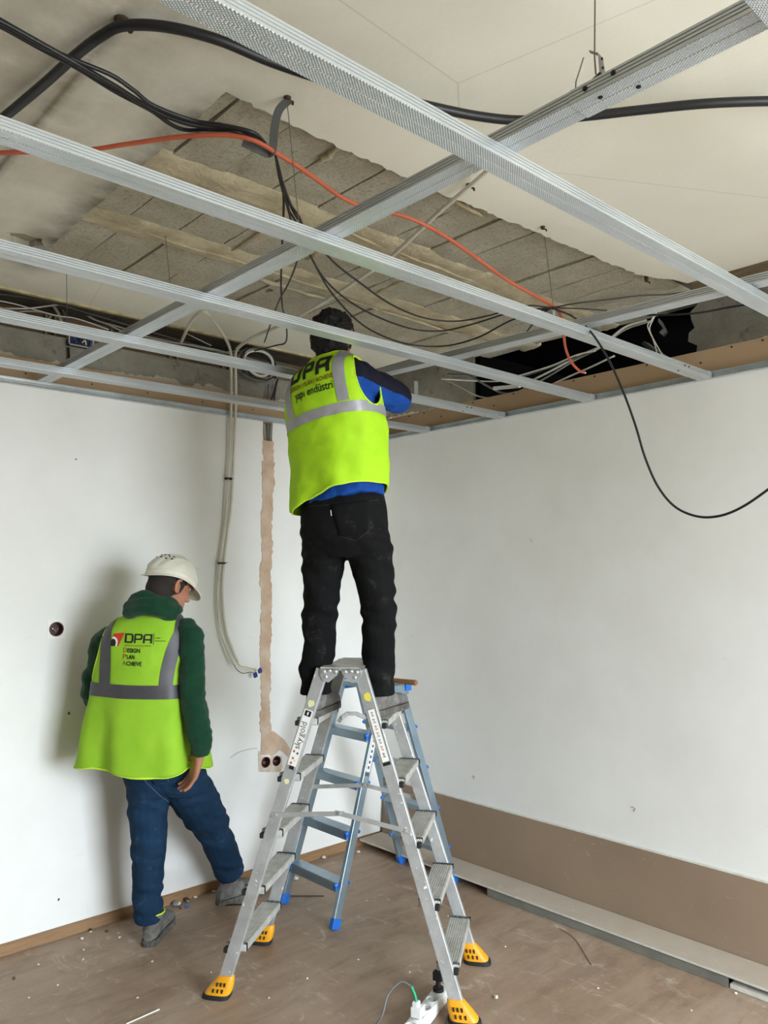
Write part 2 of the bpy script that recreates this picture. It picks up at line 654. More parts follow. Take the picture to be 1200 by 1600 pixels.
# ---- ceiling: slab with clay blocks and ribs, plaster skin with the broken-out patch
slab = structure(sbuild(MB().bx(XS - .2, 5.8, YB - .2, 4.2, 3.03, 3.12), 'ceiling_slab', MATS['slab_mortar']), 'bare slab of rough blocks and concrete ribs')
ROWS = [(1.72, 2.225), (2.355, 2.735), (2.865, 3.44)]
bm_cache = {}
hx = [P(405, 462, z=ZS), P(419, 455, z=ZS), P(500, 250, z=ZS)]
rnd = random.Random(11)
for ri, (y0, y1) in enumerate(ROWS):
    x = .88 + (.07, .16, .0)[ri]
    while x < 3.66:
        w = rnd.choice((.186, .19, .196))
        g = rnd.uniform(.004, .009)
        z0 = ZS + rnd.uniform(-.003, .005)
        hole = None
        for h in hx[:2]:
            if x < h.x < x + w and y0 < h.y < y1:
                hole = h
        mb = MB()
        if hole is None:
            # rough-faced block: a small grid on the underside
            nx, ny = 4, 6
            gv = [[(x + g / 2 + (w - g) * i / nx, y0 + (y1 - y0) * j / ny, z0 + rnd.uniform(-.0022, .0022) + (.006 if i in (0, nx) or j in (0, ny) else 0)) for i in range(nx + 1)] for j in range(ny + 1)]
            vv = [q for r_ in gv for q in r_]
            ff = [(j * (nx + 1) + i, j * (nx + 1) + i + 1, (j + 1) * (nx + 1) + i + 1, (j + 1) * (nx + 1) + i) for j in range(ny) for i in range(nx)]
            mb.add(vv, ff)
            # sides up into the slab
            ring = [gv[0][i] for i in range(nx + 1)] + [gv[j][nx] for j in range(1, ny + 1)] + [gv[ny][i] for i in range(nx - 1, -1, -1)] + [gv[j][0] for j in range(ny - 1, 0, -1)]
            mb.rings([ring, [(q[0], q[1], 3.04) for q in ring]], caps=False)
        else:
            hr = .028
            sq = [(x + g / 2, y0, z0), (x + w - g / 2, y0, z0), (x + w - g / 2, y1, z0), (x + g / 2, y1, z0)]
            hole_loop = []
            for k in range(11):
                a = 2 * math.pi * k / 11
                rr = hr * rnd.uniform(.6, 1.25)
                hole_loop.append((min(max(hole.x + rr * math.cos(a) * .7, x + .02), x + w - .02), hole.y + rr * math.sin(a) * 1.3, z0))
            prism_holes(mb, sq, [hole_loop], (0, 0, .06))
        sbuild(mb, 'clay_block', MATS['clay_block_face'], slab)
        x += w
for (y0, y1) in ((2.225, 2.355), (2.735, 2.865)):
    nx, ny = 120, 6
    gv = []
    for j in range(ny + 1):
        for i in range(nx + 1):
            xx = .95 + 2.8 * i / nx
            yy = y0 - .015 + (y1 - y0 + .03) * j / ny + .02 * noise.noise((xx * 5, j, 3))
            e = 0.012 if j in (0, ny) else 0
            gv.append((xx, yy, ZS - .004 + e + .007 * noise.noise((xx * 6, yy * 20, 1)) + .004 * noise.noise((xx * 22, yy * 40, 5))))
    ff = [(j * (nx + 1) + i, j * (nx + 1) + i + 1, (j + 1) * (nx + 1) + i + 1, (j + 1) * (nx + 1) + i) for j in range(ny) for i in range(nx)]
    mb = MB().add(gv, ff)
    ring = [gv[i] for i in range(nx + 1)] + [gv[j * (nx + 1) + nx] for j in range(1, ny + 1)] + [gv[ny * (nx + 1) + i] for i in range(nx - 1, -1, -1)] + [gv[j * (nx + 1)] for j in range(ny - 1, 0, -1)]
    mb.rings([ring, [(q[0], q[1], 3.04) for q in ring]], caps=False)
    sbuild(mb, 'concrete_rib', MATS['rib_concrete'], slab, True)
# mortar ridges squeezed across the joints
for (x0, y0, x1, y1) in ((1.66, 2.36, 1.67, 2.72), (1.94, 2.36, 1.95, 2.6), (2.42, 2.37, 2.44, 2.7), (1.50, 1.80, 1.51, 1.95), (2.03, 1.83, 2.2, 1.84), (1.66, 2.28, 2.7, 2.30), (1.3, 2.80, 2.4, 2.815), (1.9, 2.92, 2.3, 2.93), (2.5, 2.36, 3.3, 2.38), (2.3, 2.86, 3.2, 2.89)):
    pts = []
    for k in range(9):
        f_ = k / 8
        pts.append((lerp(x0, x1, f_) + rnd.uniform(-.008, .008), lerp(y0, y1, f_) + rnd.uniform(-.008, .008), ZS - .002))
    sbuild(MB().tube(pts, [.003] + [rnd.uniform(.005, .011) for _ in range(7)] + [.003], 7), 'mortar_ridge', MATS['rib_concrete'], slab, True)

ZC = 2.945
hole_c = P(36, 375, z=ZC)
hl = [(hole_c.x + .075 * math.cos(a) * random.uniform(.6, 1.2), hole_c.y + .065 * math.sin(a) * random.uniform(.6, 1.2), ZC) for a in [2 * math.pi * k / 14 for k in range(14)]]
outer = [(3.36, YB, ZC), (XS, YB, ZC), (XS, 3.70, ZC), (3.3, 3.70, ZC)]
outer += jag((3.3, 3.36, ZC), (1.09, 3.30, ZC), 46, .010, 1)
outer += jag((1.09, 3.30, ZC), (1.07, 1.785, ZC), 40, .006, 2)
outer += jag((1.07, 1.785, ZC), (1.30, 1.80, ZC), 9, .008, 3)
outer += jag((1.30, 1.80, ZC), (1.9, 1.795, ZC), 28, .007, 4)
outer += jag((1.9, 1.795, ZC), (2.45, 1.765, ZC), 30, .007, 5)
outer += jag((2.45, 1.765, ZC), (3.13, 1.735, ZC), 32, .009, 6)
outer += [(3.2, 1.70, ZC), (3.27, 1.66, ZC), (3.36, 1.64, ZC)]
ce = sbuild(prism_holes(MB(), outer, [hl], (0, 0, .024)), 'ceiling', MATS['aged_ceiling_plaster'])
structure(ce, 'old plaster ceiling with a large broken-out patch')
# fill above the plaster so that its hole and edges stay closed
structure(sbuild(MB().bx(XS, 1.06, YB, 4.1, 3.02, 3.04).bx(1.06, 3.6, YB, 1.72, 2.985, 3.04).bx(1.0, 3.7, 3.44, 4.1, 2.985, 3.04), 'ceiling_backing', MATS['slab_mortar']), 'rough slab above the plaster')
structure(sbuild(MB().bx(3.362, 3.40, YB, 1.62, 2.90, 2.99).bx(3.40, 3.62, YB, 1.66, 2.97, 2.99), 'trim_1', MATS['old_wood_trim']), 'old brown timber strip at the ceiling edge')
structure(sbuild(MB().bx(XS, 3.3, 3.70, 3.712, 2.936, 2.972).bx(XS, 3.3, 3.712, 3.722, 2.936, 2.942), 'trim_2', MATS['brass_angle']), 'dull yellow angle strip at the ceiling edge')

# ---- baseboards
structure(sbuild(MB().bx(XS, XR, YL - .013, YL, 0, .046).bx(XS, XR, YL - .010, YL, .046, .050), 'baseboard_left', MATS['oak_baseboard']), 'brown wooden baseboard along the left wall')
structure(sbuild(MB().bx(XR - .012, XR, YB, YL - .014, 0, .05), 'baseboard_right', MATS['oak_baseboard']), 'brown wooden baseboard hidden behind the boards')

# ---- round flush boxes in the left wall
for k, (c_, r_, lab) in enumerate(zip(SOCK, SOCKR, ('round dark empty wall box beside the man in the white helmet', 'left one of two round dark wall boxes below the plastered chase', 'right one of two round dark wall boxes below the plastered chase'))):
    mb = MB()
    n = 24

    def cr(rr, yy):
        return [(c_.x + rr * math.cos(2 * math.pi * i / n), yy, c_.z + rr * math.sin(2 * math.pi * i / n)) for i in range(n)]
    mb.rings([cr(r_ + .003, YL - .003), cr(r_ - .0015, YL - .003), cr(r_ - .0015, YL + .044), cr(.001, YL + .044)], caps=False)
    mb.rings([cr(r_ + .003, YL - .003), cr(r_ + .003, YL + .0)], caps=False)
    o = mb.build('wall_box', MATS['maroon_plastic'], None, True)
    tag(o, lab, 'wall box', 'round boxes sunk in the left wall')
    wi = MB()
    for a in ((-.4, .2), (.5, .35), (.1, -.5), (-.1, .1)):
        wi.tube([(c_.x, YL + .03, c_.z - .004), (c_.x + a[0] * r_ * .7, YL + .008, c_.z - .006 + a[1] * r_ * .5)], .0011, 5)
    wi.build('wire_end', mat('wire_white', 'd6d2c8', .5), o)

# ================================================================== ceiling grid
m, t = newmat('galvanised_rail')
t.bs.inputs['Metallic'].default_value = .6
t.bs.inputs['Roughness'].default_value = .36
v = t.coord()
t.color(t.mix(t.fac(t.noise(t.coord((.6, 4, 4)), 5, 4), .3, .7), srgb('d2d6d8'), srgb('bdc2c5')))
sep = t.n('ShaderNodeSeparateXYZ')
t.l(v, sep.inputs[0])
sx = t.math('SINE', t.math('MULTIPLY', sep.outputs[0], 2 * math.pi / .0075))
sy = t.math('SINE', t.math('MULTIPLY', sep.outputs[1], 2 * math.pi / .0062))
dots = t.math('MULTIPLY', t.math('MULTIPLY', sx, sy), t.math('LESS_THAN', sep.outputs[2], .0009))
t.bump(t.math('MAXIMUM', dots, .1), 1.0, .003)
GAL = m
mat('plain_galvanised', 'd4d8d9', .36, .65, var='bcc1c3', vscale=9)
mat('black_screw', '222222', .45, .5)


def rail_profile(wd=.06, ht=.027):
    h = wd / 2
    half = [(h - .007, ht - .003), (h - .006, ht), (h, ht), (h, ht - .004), (h - .0036, ht - .0055), (h, ht - .007), (h, ht - .011), (h - .0036, ht - .0125), (h, ht - .014), (h, ht - .018), (h - .0036, ht - .0195), (h, ht - .021), (h, .0012), (h - .0012, 0), (.0022, 0), (0, .0014)]
    return half + [(-a, b) for a, b in half[-2::-1]]


def rail(name, a, b, label, group, wd=.06, ht=.027, mat_=GAL):
    """C-shaped rail from a to b (centre of its underside), built along its own x axis"""
    a, b = Vector(a), Vector(b)
    d = b - a
    L = d.length
    n = max(2, int(L / .25))
    prof = rail_profile(wd, ht)
    rings = []
    for i in range(n + 1):
        rings.append([(L * i / n, s_, z_) for s_, z_ in prof])
    me = MB().rings(rings, caps=False, closed=False).mesh(name)
    o = link(name, me, mat_)
    o.location = a
    o.rotation_euler = (0, -math.asin(d.z / L), math.atan2(d.y, d.x))
    so = o.modifiers.new('sheet', 'SOLIDIFY')
    so.thickness = .0008
    so.offset = 0
    tag(o, label, 'ceiling rail', group)
    return o


def screw_on(o, x, y, z, ax=(0, 0, -1), r=.005):
    """screw head at local position on a rail"""
    ax = Vector(ax)
    p = Vector((x, y, z))
    me = MB().tube([p - ax * .001, p + ax * .0015, p + ax * .003], [r, r, r * .55], 10).mesh('screw', (0, 0, 0), False)
    return link('screw', me, MATS['black_screw'], o)


HR = .030
GX = 'rails running across the ceiling frame'
railA = rail('ceiling_rail', (-1.2, 1.065 - HR, ZT), (XR - .012, 1.065 - HR, ZT), 'ceiling rail nearest overhead, passing below the spliced carrier rail', GX)
railB = rail('ceiling_rail', (-1.2, 1.645 - HR, ZT), (XR - .012, 1.647 - HR, ZT), 'second ceiling rail from the camera, its end under the hanging black cable', GX)
railC = rail('ceiling_rail', (-1.2, 2.248 - HR, ZT), (XR - .012, 2.248 - HR, ZT), "ceiling rail passing in front of the ladder worker's dark hair", GX)
railD = rail('ceiling_rail', (-1.2, 2.845 - HR, ZT), (XR - .012, 2.82 - HR, ZT), "ceiling rail that meets the right wall just beyond the ladder worker's elbow", GX)
railE = rail('ceiling_rail', (-1.2, 3.50 - HR, ZT), (XR - .012, 3.40 - HR, ZT), 'farthest ceiling rail, just in front of the left wall channel', GX)
railF = rail('ceiling_rail', (-1.2, .47 - HR, ZT), (XR - .012, .47 - HR, ZT), 'ceiling rail cut by the top right corner of the photo', GX)
for r_, xs in ((railB, (3.2, 3.235)), (railD, (3.13, 3.165))):
    for xx in xs:
        screw_on(r_, xx + 1.2, -.0305, .016, (0, -1, 0), .004)
    screw_on(r_, xs[0] + 1.2, .0, -.0005, (0, 0, -1), .004)
GY = 'carrier rails lying on the ceiling rails'
Z2 = ZT + .0285
railY1 = rail('carrier_rail', (1.31 - HR, 3.70, Z2), (1.31 - HR, .74, Z2), 'carrier rail from the left wall over the middle of the frame, lying on four rails', GY)
railY1b = rail('carrier_rail', (1.31 - HR, .83, Z2 - .0012), (1.312 - HR, -.9, Z2 - .0012), 'carrier rail at top right that laps the other with four black screws', GY, .0625, .0285)
for (lx, ly, lz, ax) in ((.035, -.0325, .017, (0, -1, 0)), (.095, -.0325, .019, (0, -1, 0)), (.055, -.012, -.0005, (0, 0, -1)), (.12, .012, -.0005, (0, 0, -1))):
    screw_on(railY1b, lx, ly, lz, ax, .0048)
railY2 = rail('carrier_rail', (2.55 - HR, 3.35, 2.612), (2.55 - HR, -.9, 2.495 + .0), 'carrier rail near the right wall, beside the dark cavity', GY)
railY2.location.z = 2.612
railY2.rotation_euler = (0, math.atan2(2.612 - 2.550, 3.35 - .98), math.radians(-90))


def channel(name, a, b, inward, label):
    """U channel on the wall, open towards the room"""
    a, b, w = Vector(a), Vector(b), Vector(inward)
    prof = [(.027, .0285, 0), (0, .0285, 0), (0, .0205, 0), (.0012, .019, 0), (0, .0175, 0), (0, .0105, 0), (.0012, .009, 0), (0, .0075, 0), (0, 0, 0), (.026, 0, 0), (.027, .0012, 0)]
    n = 12
    rings = [[a.lerp(b, i / n) + w * (.0012 + p[0]) + Vector((0, 0, p[1])) for p in prof] for i in range(n + 1)]
    o = MB().rings(rings, caps=False, closed=False).build(name, MATS['plain_galvanised'])
    so = o.modifiers.new('sheet', 'SOLIDIFY')
    so.thickness = .0008
    so.offset = 0
    tag(o, label, 'wall channel', 'wall channels of the ceiling frame')
    L = (b - a).length
    k = int(L / .28)
    for i in range(k):
        p = a.lerp(b, (i + .5) / k) + w * .0135 + Vector((0, 0, -.0006))
        MB().tube([p, p - Vector((0, 0, .002)), p - Vector((0, 0, .003))], [.0042, .0042, .002], 8).build('screw', MATS['plain_galvanised'], o)
    return o


channel('wall_channel', (XS + .05, YL, ZL), (XR - .03, YL, ZL), (0, -1, 0), 'thin metal wall channel along the top of the left wall')
channel('wall_channel', (XR, -1.0, ZT), (XR, YL - .03, ZT), (-1, 0, 0), 'thin metal wall channel along the top of the right wall')
# folded end tabs of the rails in the right channel
for r_ in (railA, railB, railC, railD, railE, railF):
    L = XR - .012 + 1.2
    me = MB().bx(L - .04, L - .002, -.032, -.0305, .002, .03).mesh('end_tab')
    link('end_tab', me, MATS['plain_galvanised'], r_)

# ---- hangers
mat('wire_steel', '6f6c66', .45, .7)


def wire(pts, label, r=.0013, name='hanger_wire'):
    o = MB().tube(pts, r, 6).build(name, MATS['wire_steel'], None, True)
    tag(o, label, 'hanger wire', 'wires the ceiling frame hangs from')
    return o


an = P(447, 154, z=ZC)
xw = 1.31 - HR
w1 = wire([(an.x + .004, an.y, ZC - .012), (xw, 1.74, 2.62), (xw, 1.742, Z2 + .006)], 'hanger wire beside the grey cable strap')
w2 = wire([(2.47, 1.772, ZC + .02), (2.49, 1.75, 2.66)], 'hanger wire above the orange cable')
w3 = wire([P(258, 366, z=ZS), P(266, 445, y=2.95)], 'thin wire hanging from the clay blocks at left')
w4 = wire([P(104, 428, z=ZC), P(105, 530, y=3.68)], 'thin wire hanging in front of the left cable bundle')
w5 = wire([P(930, -40, z=ZC), P(929, 88, x=1.275), P(931, 116, x=1.275)], 'hanger wire with a steel clip above the rail splice', .0017)
w6 = wire([P(699, 105 + 460, y=2.9), P(700, 575, y=2.9)], 'tiny wire stub', .001) if False else None
# spring clip on the spliced carrier rail
cl = empty('hanger_clip', (1.275, .80, 2.575))
b0 = P(937, 118, x=1.285)
pt = P(932, 82, x=1.285)
plate = MB()
q = [P(934, 82, x=1.285), P(942, 90, x=1.285), P(946, 119, x=1.285), P(937, 122, x=1.285)]
plate.prism(q, (.0015, 0, 0))
plate.build('plate', MATS['plain_galvanised'], cl)
q = [P(920, 78, x=1.27), P(934, 82, x=1.285), P(934, 85, x=1.285), P(922, 81, x=1.27)]
MB().prism(q, (.004, .002, 0)).build('spring_tab', MATS['wire_steel'], cl)
q = [P(921, 127, x=1.275), P(937, 112, x=1.275), P(937, 124, x=1.275), P(924, 131, x=1.275)]
MB().prism(q, (.006, 0, 0)).build('folded_foot', MATS['black_screw'], cl)
for u, v_ in ((941, 92), (942, 106)):
    c_ = P(u, v_, x=1.2845)
    MB().cyl(c_, c_ - Vector((.002, 0, 0)), .002, 8).build('rivet', MATS['black_screw'], cl)
tag(cl, 'small steel spring clip on the spliced carrier rail', 'clip')
tag(MB().tube([P(912, 90, x=1.30), P(900, 128, x=1.30), P(899, 146, x=1.30)], .0016, 6).build('wire_hook', MATS['wire_steel'], None, True), 'bent wire end rising beside the carrier rail splice', 'wire')
# strap joining the right carrier rail to the rail below it
c_ = P(650, 600, y=2.77)
so = MB().bx(c_.x - .0125, c_.x + .0125, 2.768, 2.7705, ZT + .028, 2.612)
tag(so.build('hanger_strap', mat('bright_zinc', 'd9dcdc', .3, .8)), "short bright metal strap between two rails beside the worker's elbow", 'strap')


# ---- anchors in the ceiling
def anchor(p, label, s_=1.):
    p = Vector(p)
    mb = MB().tube([p + Vector((0, 0, .02)), p, p - Vector((.002, .002, .012 * s_))], [.011 * s_, .011 * s_, .009 * s_], 9)
    mb.tube([p - Vector((0, 0, .008)), p + Vector((.012, -.01, -.014)) * s_, p + Vector((.006, -.016, -.024)) * s_], .004 * s_, 6)
    tag(mb.build('ceiling_anchor', mat('rusty_steel', '5a4632', .8, .3, var='3b3026', vscale=60), None, True), label, 'anchor', 'steel anchors in the ceiling')


anchor(P(190, 30, z=ZC), 'rusty anchor holding up the thick black cable at top left', 1.6)
anchor(P(449, 152, z=ZC), 'rusty anchor above the grey cable strap')
anchor(P(848, 354, z=ZC), 'anchor at the plaster edge above the orange cable', .8)
anchor(P(733, 288, z=ZC), 'anchor holding the ribbed white conduit')
anchor(P(1010, 437, z=ZC), 'rusty anchor at the broken plaster beside the cavity', .8)

# ================================================================== cables
mat('black_cable', '17171a', .42, bump=.05, bscale=90)
mat('brown_black_cable', '241e1b', .5)
mat('orange_cable', 'c6623f', .55, var='b2523a', vscale=6)
mat('white_conduit', 'ddd9ca', .55, var='c9c4b4', vscale=8)
mat('grey_cable', 'b7b2a7', .55, var='9a958a', vscale=5)
mat('dark_grey_cable', '605f5c', .6)
mat('cable_white', 'dcd9cf', .5)


def ext(pts, end, L, drop=0.):
    """let a cable run on beyond the edge of the photo"""
    if end < 0:
        d = (pts[0] - pts[1]).normalized()
        return [pts[0] + d * L * k + Vector((0, 0, drop)) * k for k in (1, .5, .2, .07, .025)] + pts
    d = (pts[-1] - pts[-2]).normalized()
    return pts + [pts[-1] + d * L * k for k in (.025, .07, .2, .5, 1)]


def cable(pts, r, m, label, name='cable', group=None, n=8, seg=8, cat='cable', ribbed=0):
    sp = spline(pts, seg)
    mb = MB()
    if ribbed:
        # ribbed conduit: resample evenly and alternate the radius
        ln = [0]
        for a, b in zip(sp, sp[1:]):
            ln.append(ln[-1] + (b - a).length)
        cnt = int(ln[-1] / ribbed)
        out = []
        k = 0
        for i in range(cnt + 1):
            s_ = ln[-1] * i / cnt
            while k < len(ln) - 2 and ln[k + 1] < s_:
                k += 1
            out.append(sp[k].lerp(sp[k + 1], (s_ - ln[k]) / max(1e-9, ln[k + 1] - ln[k])))
        mb.tube(out, [r * (1.0 if i % 2 else .84) for i in range(len(out))], n)
    else:
        mb.tube(sp, r, n)
    o = mb.build(name, m, None, True, angle=False)
    tag(o, label, cat, group)
    return o


BK = MATS['black_cable']
# the thick black cable across the ceiling
cable(ext([P(-60, 232, z=2.90), P(0, 188, z=2.90), P(70, 130, z=2.91), P(120, 85, z=2.915), P(160, 55, z=2.915), P(195, 40, z=2.915), P(260, 42, z=2.91), P(340, 62, z=2.90), P(420, 95, z=2.89), P(500, 122, z=2.885), P(590, 146, z=2.885), P(680, 168, z=2.885), P(750, 182, z=2.885), P(815, 188, z=2.885), P(900, 183, z=2.885), P(1000, 172, z=2.89), P(1100, 162, z=2.89), P(1200, 158, z=2.89), P(1300, 158, z=2.89), Vector((2.2, .30, 2.90)), Vector((2.9, -.2, 2.91)), Vector((3.33, -.6, 2.92))], -1, 1.6), .0125, BK, 'thick black cable arching across the whole plaster ceiling', n=10)
# bundle of thinner black cables to the strap
TIE = P(422, 232, z=2.80)
bundle = [
    [(-40, 16), (0, 33), (60, 66), (120, 100), (180, 135), (240, 172), (290, 192), (340, 200), (385, 208), (410, 222)],
    [(-40, 20), (0, 38), (60, 70), (125, 97), (175, 118), (210, 142), (240, 165), (300, 188), (350, 196), (395, 207), (414, 224)],
    [(-40, 24), (0, 41), (60, 74), (120, 106), (180, 143), (235, 172), (265, 193), (290, 203), (330, 203), (372, 206), (408, 228)],
    [(-40, 12), (0, 31), (90, 84), (150, 120), (200, 148), (250, 178), (310, 196), (360, 203), (405, 218)],
]
for k, b in enumerate(bundle):
    zz = [2.86, 2.86, 2.85, 2.84, 2.84, 2.83, 2.82, 2.82, 2.81, 2.80, 2.80]
    cable(ext([P(u, v_, z=zz[min(i, 10)] + .004 * k) for i, (u, v_) in enumerate(b)], -1, 1.6), .0055 if k else .0065, BK, ('thickest black cable in the bundle from top left to the grey strap', 'black cable arching highest in the bundle held by the grey strap', 'lowest black cable in the bundle, sagging before the grey strap', 'middle black cable in the bundle held by the grey strap')[k], group='black cables bundled in the grey strap')
# the grey strap loop
sp = spline([P(452, 156, z=ZC - .01), P(436, 172, z=2.90), P(429, 200, z=2.85), P(426, 232, z=2.79), P(420, 240, z=2.785), P(400, 232, z=2.79), P(379, 222, z=2.80)], 6)
mb = MB()
rings = []
for i, p in enumerate(sp):
    tt = (sp[min(i + 1, len(sp) - 1)] - sp[max(i - 1, 0)]).normalized()
    sd = tt.cross(CF).normalized()
    ot = sd.cross(tt)
    w_ = .011
    rings.append([p + sd * w_ + ot * .0015, p - sd * w_ + ot * .0015, p - sd * w_ - ot * .0015, p + sd * w_ - ot * .0015])
mb.rings(rings)
o = mb.build('cable_strap', mat('grey_strap', '5f605e', .8, bump=.2, bscale=300))
tag(o, 'grey fabric strap hanging from an anchor and holding the cables', 'strap')
# orange cable
oc = [P(-60, 247, z=2.80), P(0, 239, z=2.80), P(120, 236, z=2.80), P(200, 225, z=2.80), P(280, 214, z=2.80), P(350, 211, z=2.80), P(395, 219, z=2.79), P(430, 238, z=2.785), P(480, 270, z=2.79), P(540, 312, z=2.80), P(590, 328, z=2.80), P(640, 341, z=2.79), P(690, 366, z=2.77), P(740, 400, z=2.74), P(790, 436, z=2.71), P(835, 462, z=2.685), P(862, 477, z=2.675), P(876, 492, z=2.665), P(880, 515, z=2.65), P(884, 545, z=2.63), P(893, 566, z=2.615), P(905, 579, z=2.60), P(913, 582, z=2.595)]
o = cable(ext(oc, -1, 1.8), .0062, MATS['orange_cable'], 'orange cable running across the frame to its cut end at right')
e = oc[-1]
MB().tube([e - (e - oc[-2]).normalized() * .001, e + (e - oc[-2]).normalized() * .008], .0045, 8).build('cut_end', MATS['cable_white'], o)
# black wires dropping from the strap
BW = MATS['brown_black_cable']
G = 'thin black wires dropping from the grey strap'
D0 = P(430, 240, z=2.785)


def pp(*q):
    return [P(u, v_, z=z_) for u, v_, z_ in q]


cable([D0] + pp((436, 270, 2.77), (443, 310, 2.73), (441, 380, 2.70), (439, 440, 2.68), (441, 478, 2.665)) + [P(444, 492, y=2.75), P(448, 515, y=2.9), P(446, 535, y=3.0), P(430, 540, y=3.05), P(398, 548, y=3.2)], .0035, BW, 'thin black wire dropping straight from the strap and looping back at the left wall', group=G)
cable([D0] + pp((438, 275, 2.76), (447, 315, 2.72), (455, 345, 2.69), (463, 370, 2.67), (466, 400, 2.66), (452, 440, 2.66), (436, 470, 2.66)) + [P(425, 500, y=2.85), P(413, 535, y=3.1)], .0032, BW, 'thin black wire curving left behind the rails toward the wall', group=G)
J = P(862, 481, z=2.665)
cable([D0] + pp((440, 280, 2.76), (455, 320, 2.72), (470, 345, 2.69), (485, 400, 2.67), (520, 450, 2.65), (575, 488, 2.64), (640, 513, 2.64), (690, 517, 2.64), (740, 506, 2.65), (800, 488, 2.66)) + [J], .0034, BW, 'middle of three sagging black wires between strap and orange cable', group=G)
cable([D0] + pp((441, 285, 2.75), (458, 330, 2.71), (480, 360, 2.69), (520, 408, 2.67), (560, 440, 2.66), (610, 475, 2.65), (660, 496, 2.65), (710, 502, 2.65), (760, 494, 2.66), (820, 478, 2.67)) + [J], .0034, BW, 'upper one of three sagging black wires between strap and orange cable', group=G)
cable([D0] + pp((437, 280, 2.76), (450, 325, 2.72), (464, 350, 2.69), (488, 405, 2.66), (520, 460, 2.64), (570, 510, 2.63), (630, 536, 2.625), (690, 541, 2.625), (745, 528, 2.63), (800, 500, 2.65)) + [J], .0034, BW, 'lowest of three sagging black wires between strap and orange cable', group=G)
cable([D0] + pp((436, 262, 2.775), (445, 300, 2.74), (452, 330, 2.72), (454, 345, 2.71)), .003, BW, 'short black wire end below the strap', group=G)
G = 'black wires meeting where the orange cable bends'
cable([J] + pp((900, 474, 2.68), (950, 468, 2.70), (1000, 462, 2.72), (1040, 460, 2.74), (1085, 455, 2.75)), .003, BW, 'black wire running right from the orange cable bend to the plaster edge', group=G)
cable([J] + pp((900, 482, 2.665), (930, 484, 2.665), (948, 485, 2.665)), .003, BW, 'short straight black wire end right of the orange cable bend', group=G)
cable([J, P(875, 486, z=2.66), P(890, 492, z=2.65), P(902, 500, z=2.64), P(918, 513, x=2.5), P(935, 535, x=2.45), P(955, 570, x=2.45), P(975, 615, x=2.45), P(993, 665, x=2.45), P(1008, 715, x=2.45), P(1028, 760, x=2.45), P(1055, 792, x=2.45), P(1090, 807, x=2.45), P(1125, 806, x=2.45), P(1160, 792, x=2.45), P(1200, 765, x=2.45), P(1260, 720, x=2.45), P(1320, 675, x=2.45), Vector((2.45, .62, 2.30)), Vector((2.45, .50, 2.62)), Vector((2.45, .46, 2.93))], .004, BK, 'long black cable hanging in a loop in front of the right wall')
cable([J] + pp((845, 492, 2.65), (828, 512, 2.63), (815, 528, 2.62)), .003, BW, 'short black wire end left of the orange cable bend', group=G)
cable([P(980, 492, x=3.3), P(1040, 492, x=3.3), P(1090, 489, x=3.35), P(1140, 480, x=3.4), P(1200, 470, x=3.4), P(1260, 455, x=3.4), Vector((3.42, .6, 2.86)), Vector((3.42, -.6, 2.88))], .0045, BK, 'black cable passing in front of the bare concrete at right')
# thin connector on the cable junction
tag(MB().bx(J.x - .002, J.x + .014, J.y - .006, J.y + .006, J.z - .06, J.z - .01).build('hanger_plate', MATS['plain_galvanised']), 'small metal hanger plate under the orange cable bend', 'bracket')

# ribbed white conduit from the plaster edge to the left wall, and the pair hanging down the wall
WC = MATS['white_conduit']
cable([P(775, 255, z=2.92), P(735, 290, z=2.92), P(680, 337, z=2.91), P(610, 402, z=2.90), P(560, 437, z=2.88), P(510, 470, z=2.86), P(462, 497, z=2.83), P(430, 512, z=2.80), P(400, 525, z=2.76)] + [P(376, 540, y=3.50), P(368, 552, y=3.68), P(368, 580, y=3.76), P(368, 640, y=3.77), P(364, 740, y=3.77), P(360, 800, y=3.775), P(352, 860, y=3.775), P(347, 920, y=3.775), P(352, 980, y=3.775), P(363, 1015, y=3.77), P(371, 1034, y=3.76)], .0085, WC, 'ribbed white conduit crossing the broken patch and hanging down the wall', ribbed=.0065, name='conduit')
cable([P(283, 535, y=3.75), P(300, 500, y=3.45), P(318, 487, y=3.30), P(335, 503, y=3.40), P(350, 525, y=3.52), P(360, 548, y=3.68), P(361, 580, y=3.76), P(361, 640, y=3.77), P(357, 740, y=3.77), P(350, 830, y=3.775), P(342, 890, y=3.775), P(340, 940, y=3.775), P(345, 985, y=3.77), P(357, 1020, y=3.76), P(366, 1038, y=3.755)], .0085, WC, 'ribbed white conduit rising in a bend at left and hanging beside the other', ribbed=.0065, name='conduit')
for k, (u, v_) in enumerate(((365, 545), (357, 748), (346, 880))):
    c_ = P(u, v_, y=3.77)
    mb = MB()
    for dz in (-.003, .003):
        mb.tube([c_ + Vector((.021 * math.cos(a), .014 * math.sin(a), dz)) for a in [2 * math.pi * i / 16 for i in range(17)]], .0025, 6)
    mb.tube([c_ + Vector((.02, -.002, 0)), c_ + Vector((.034, -.006, .004))], .0018, 5)
    tag(mb.build('cable_tie', MATS['black_screw'], None, True), ('topmost', 'middle', 'lowest')[k] + ' of three black ties around the two hanging conduits', 'cable tie', 'cable ties on the hanging conduits')
mat('yellow_wire', 'c9b23c', .5)
mat('brown_wire', '6d4630', .5)
mat('blue_connector', '1d3a94', .45)
